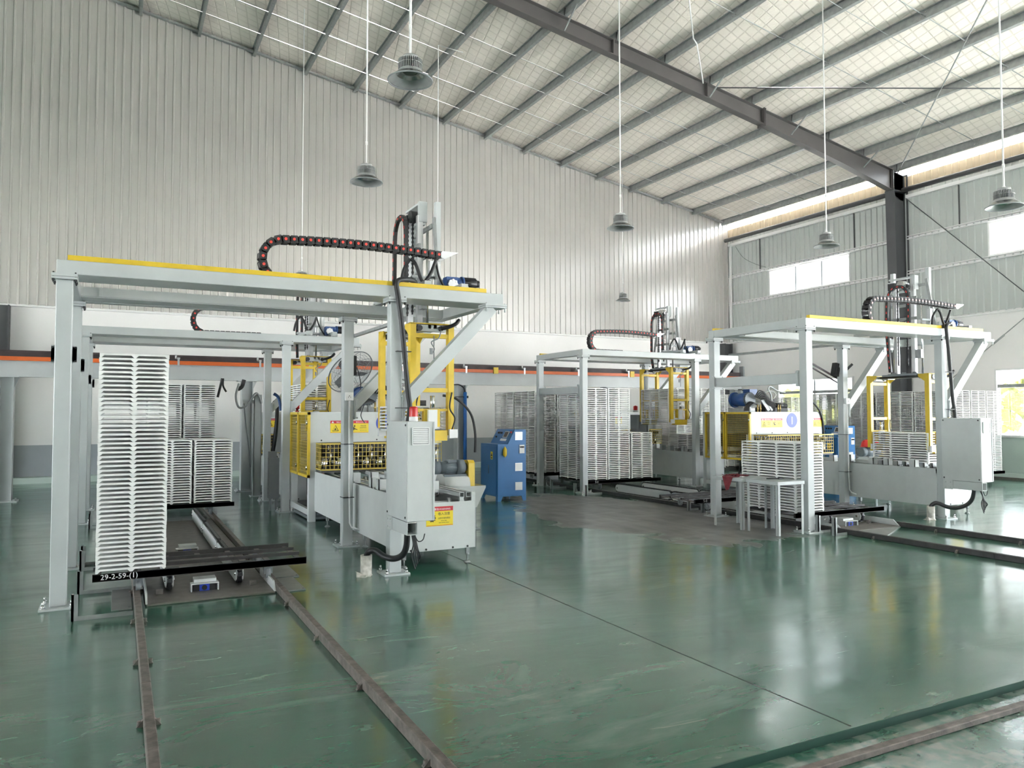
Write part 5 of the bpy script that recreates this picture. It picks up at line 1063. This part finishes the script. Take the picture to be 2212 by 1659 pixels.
b = MB(); b.bar((-0.03, 0.10, 0.14), (-0.05, -0.24, 0.1), 0.05, 0.05); b.box(-0.11, 0.01, -0.255, -0.236, -0.05, 0.2); b.build('bracket', 'black', o)
sub(o, [(0.03, -0.2, 0.05), (0.08, -0.2, -0.15), (0.07, -0.22, -0.3), (0.13, -0.2, -0.42), (0.08, -0.22, -0.58), (0.12, -0.26, -0.68)], 0.006, 'black', 'cord', 6)
# floodlight between the right gantries
o = root('floodlight', (11.76, 9.75, 2.50), 'black floodlight on an arm beside the rear right gantry column', 'floodlight')
b = MB(); b.prism([(-0.12, -0.11), (0.08, -0.15), (0.13, 0.08), (-0.06, 0.12)], 'y', -0.045, 0.045)
for k in range(6): t = k / 5; b.bar((-0.10 + 0.19 * t, -0.05, -0.10 - 0.03 * t), (-0.04 + 0.17 * t, -0.05, 0.11 - 0.03 * t), 0.012, 0.03, (0, 1, 0))
b.build('housing', 'black', o)
b = MB(); b.bar((0.12, 0.0, -0.10), (0.30, -0.10, 0.10), 0.03, 0.04); b.cyl((0.10, -0.06, -0.08), (0.10, 0.06, -0.08), 0.03, 10); b.build('arm', 'black', o)
b = MB(); b.bar((-0.6, 0.05, 0.10), (0.22, 0.05, -0.22), 0.02, 0.03); b.bar((-0.6, 0.10, 0.05), (0.24, 0.10, -0.28), 0.02, 0.02); b.build('support_bar', 'brown', o)

# ---------------------------------------------------------------- worktables
def table(x0, x1, y0, y1, label, h=0.745):
    o = root('worktable', (x0, y0, 0), label, 'table', 'grey steel worktables'); w, d = x1 - x0, y1 - y0
    b = MB(); b.box(-0.012, w + 0.012, -0.012, d + 0.012, h - 0.05, h); b.build('tabletop', 'grey', o, bev=0.004)
    for xx, sx in ((0, 1), (w, -1)):
        for yy, sy in ((0, 1), (d, -1)):
            b = MB(); t = 0.005; l = 0.045
            b.box(min(xx, xx + sx * l), max(xx, xx + sx * l), min(yy, yy + sy * t), max(yy, yy + sy * t), 0, h - 0.05); b.box(min(xx, xx + sx * t), max(xx, xx + sx * t), min(yy, yy + sy * l), max(yy, yy + sy * l), 0, h - 0.05); b.build('leg', 'grey', o)
    return o
table(8.06, 8.55, 8.36, 8.95, 'grey steel worktable with a dark red cloth on it')
table(8.10, 8.60, 7.72, 8.30, 'grey steel worktable in front, nearer the right gantry column')
random.seed(9); b = MB(); nx, ny = 10, 8; v = []
for j in range(ny + 1):
    for i in range(nx + 1): v.append((8.16 + 0.30 * i / nx + random.uniform(-.008, .008), 8.62 + 0.26 * j / ny, 0.752 + 0.012 * math.sin(i * 1.9 + j) + random.uniform(0, 0.012)))
b.add(v, [(j * (nx + 1) + i, j * (nx + 1) + i + 1, (j + 1) * (nx + 1) + i + 1, (j + 1) * (nx + 1) + i) for j in range(ny) for i in range(nx)])
b.add([(8.035, 8.52, 0.757), (8.035, 8.74, 0.757), (8.03, 8.66, 0.55), (8.03, 8.60, 0.57), (8.16, 8.74, 0.757), (8.16, 8.52, 0.757)], [(0, 1, 2, 3), (0, 5, 4, 1)])
c = b.build('cloth', 'cloth'); sm = c.modifiers.new('s', 'SOLIDIFY'); sm.thickness = 0.004; tag(c, 'crumpled dark red cloth hanging over the edge of the worktable', 'cloth')
b = MB(); b.cyl((8.3, 8.12, 0.755), (8.46, 8.05, 0.755), 0.008, 8); b.box(8.45, 8.52, 8.02, 8.06, 0.747, 0.765); tag(b.build('hand_tool', 'blackp'), 'small black hand tool lying on the nearer worktable', 'tool')
b = MB(); b.box(8.20, 8.23, 8.50, 8.54, 0.747, 0.765); b.box(8.23, 8.26, 8.505, 8.53, 0.747, 0.757); tag(b.build('clip', 'swhite'), 'tiny white clip on the worktable by the red cloth', 'clip')

for ob in COL.objects:
    if ob.parent and ob.type == 'MESH' and ob.name.split('.')[0] in ('bolt_set', 'bolt_heads', 'screw', 'die_rod', 'die_clamp', 'wire_mesh', 'wire_cage', 'louvre', 'breaker', 'pin_cap', 'port', 'hinge', 'hose_fitting', 'lift_chain', 'loop_chain', 'red_mark', 'chain', 'pin', 'cage', 'blade', 'mast_clamp', 'crossbar', 'valve_box', 'clamp_plate', 'hydraulic_tank', 'cable_tie', 'slot', 'cable_gland', 'support_bar', 'rail_clip', 'sensor'): ob['kind'] = 'stuff'
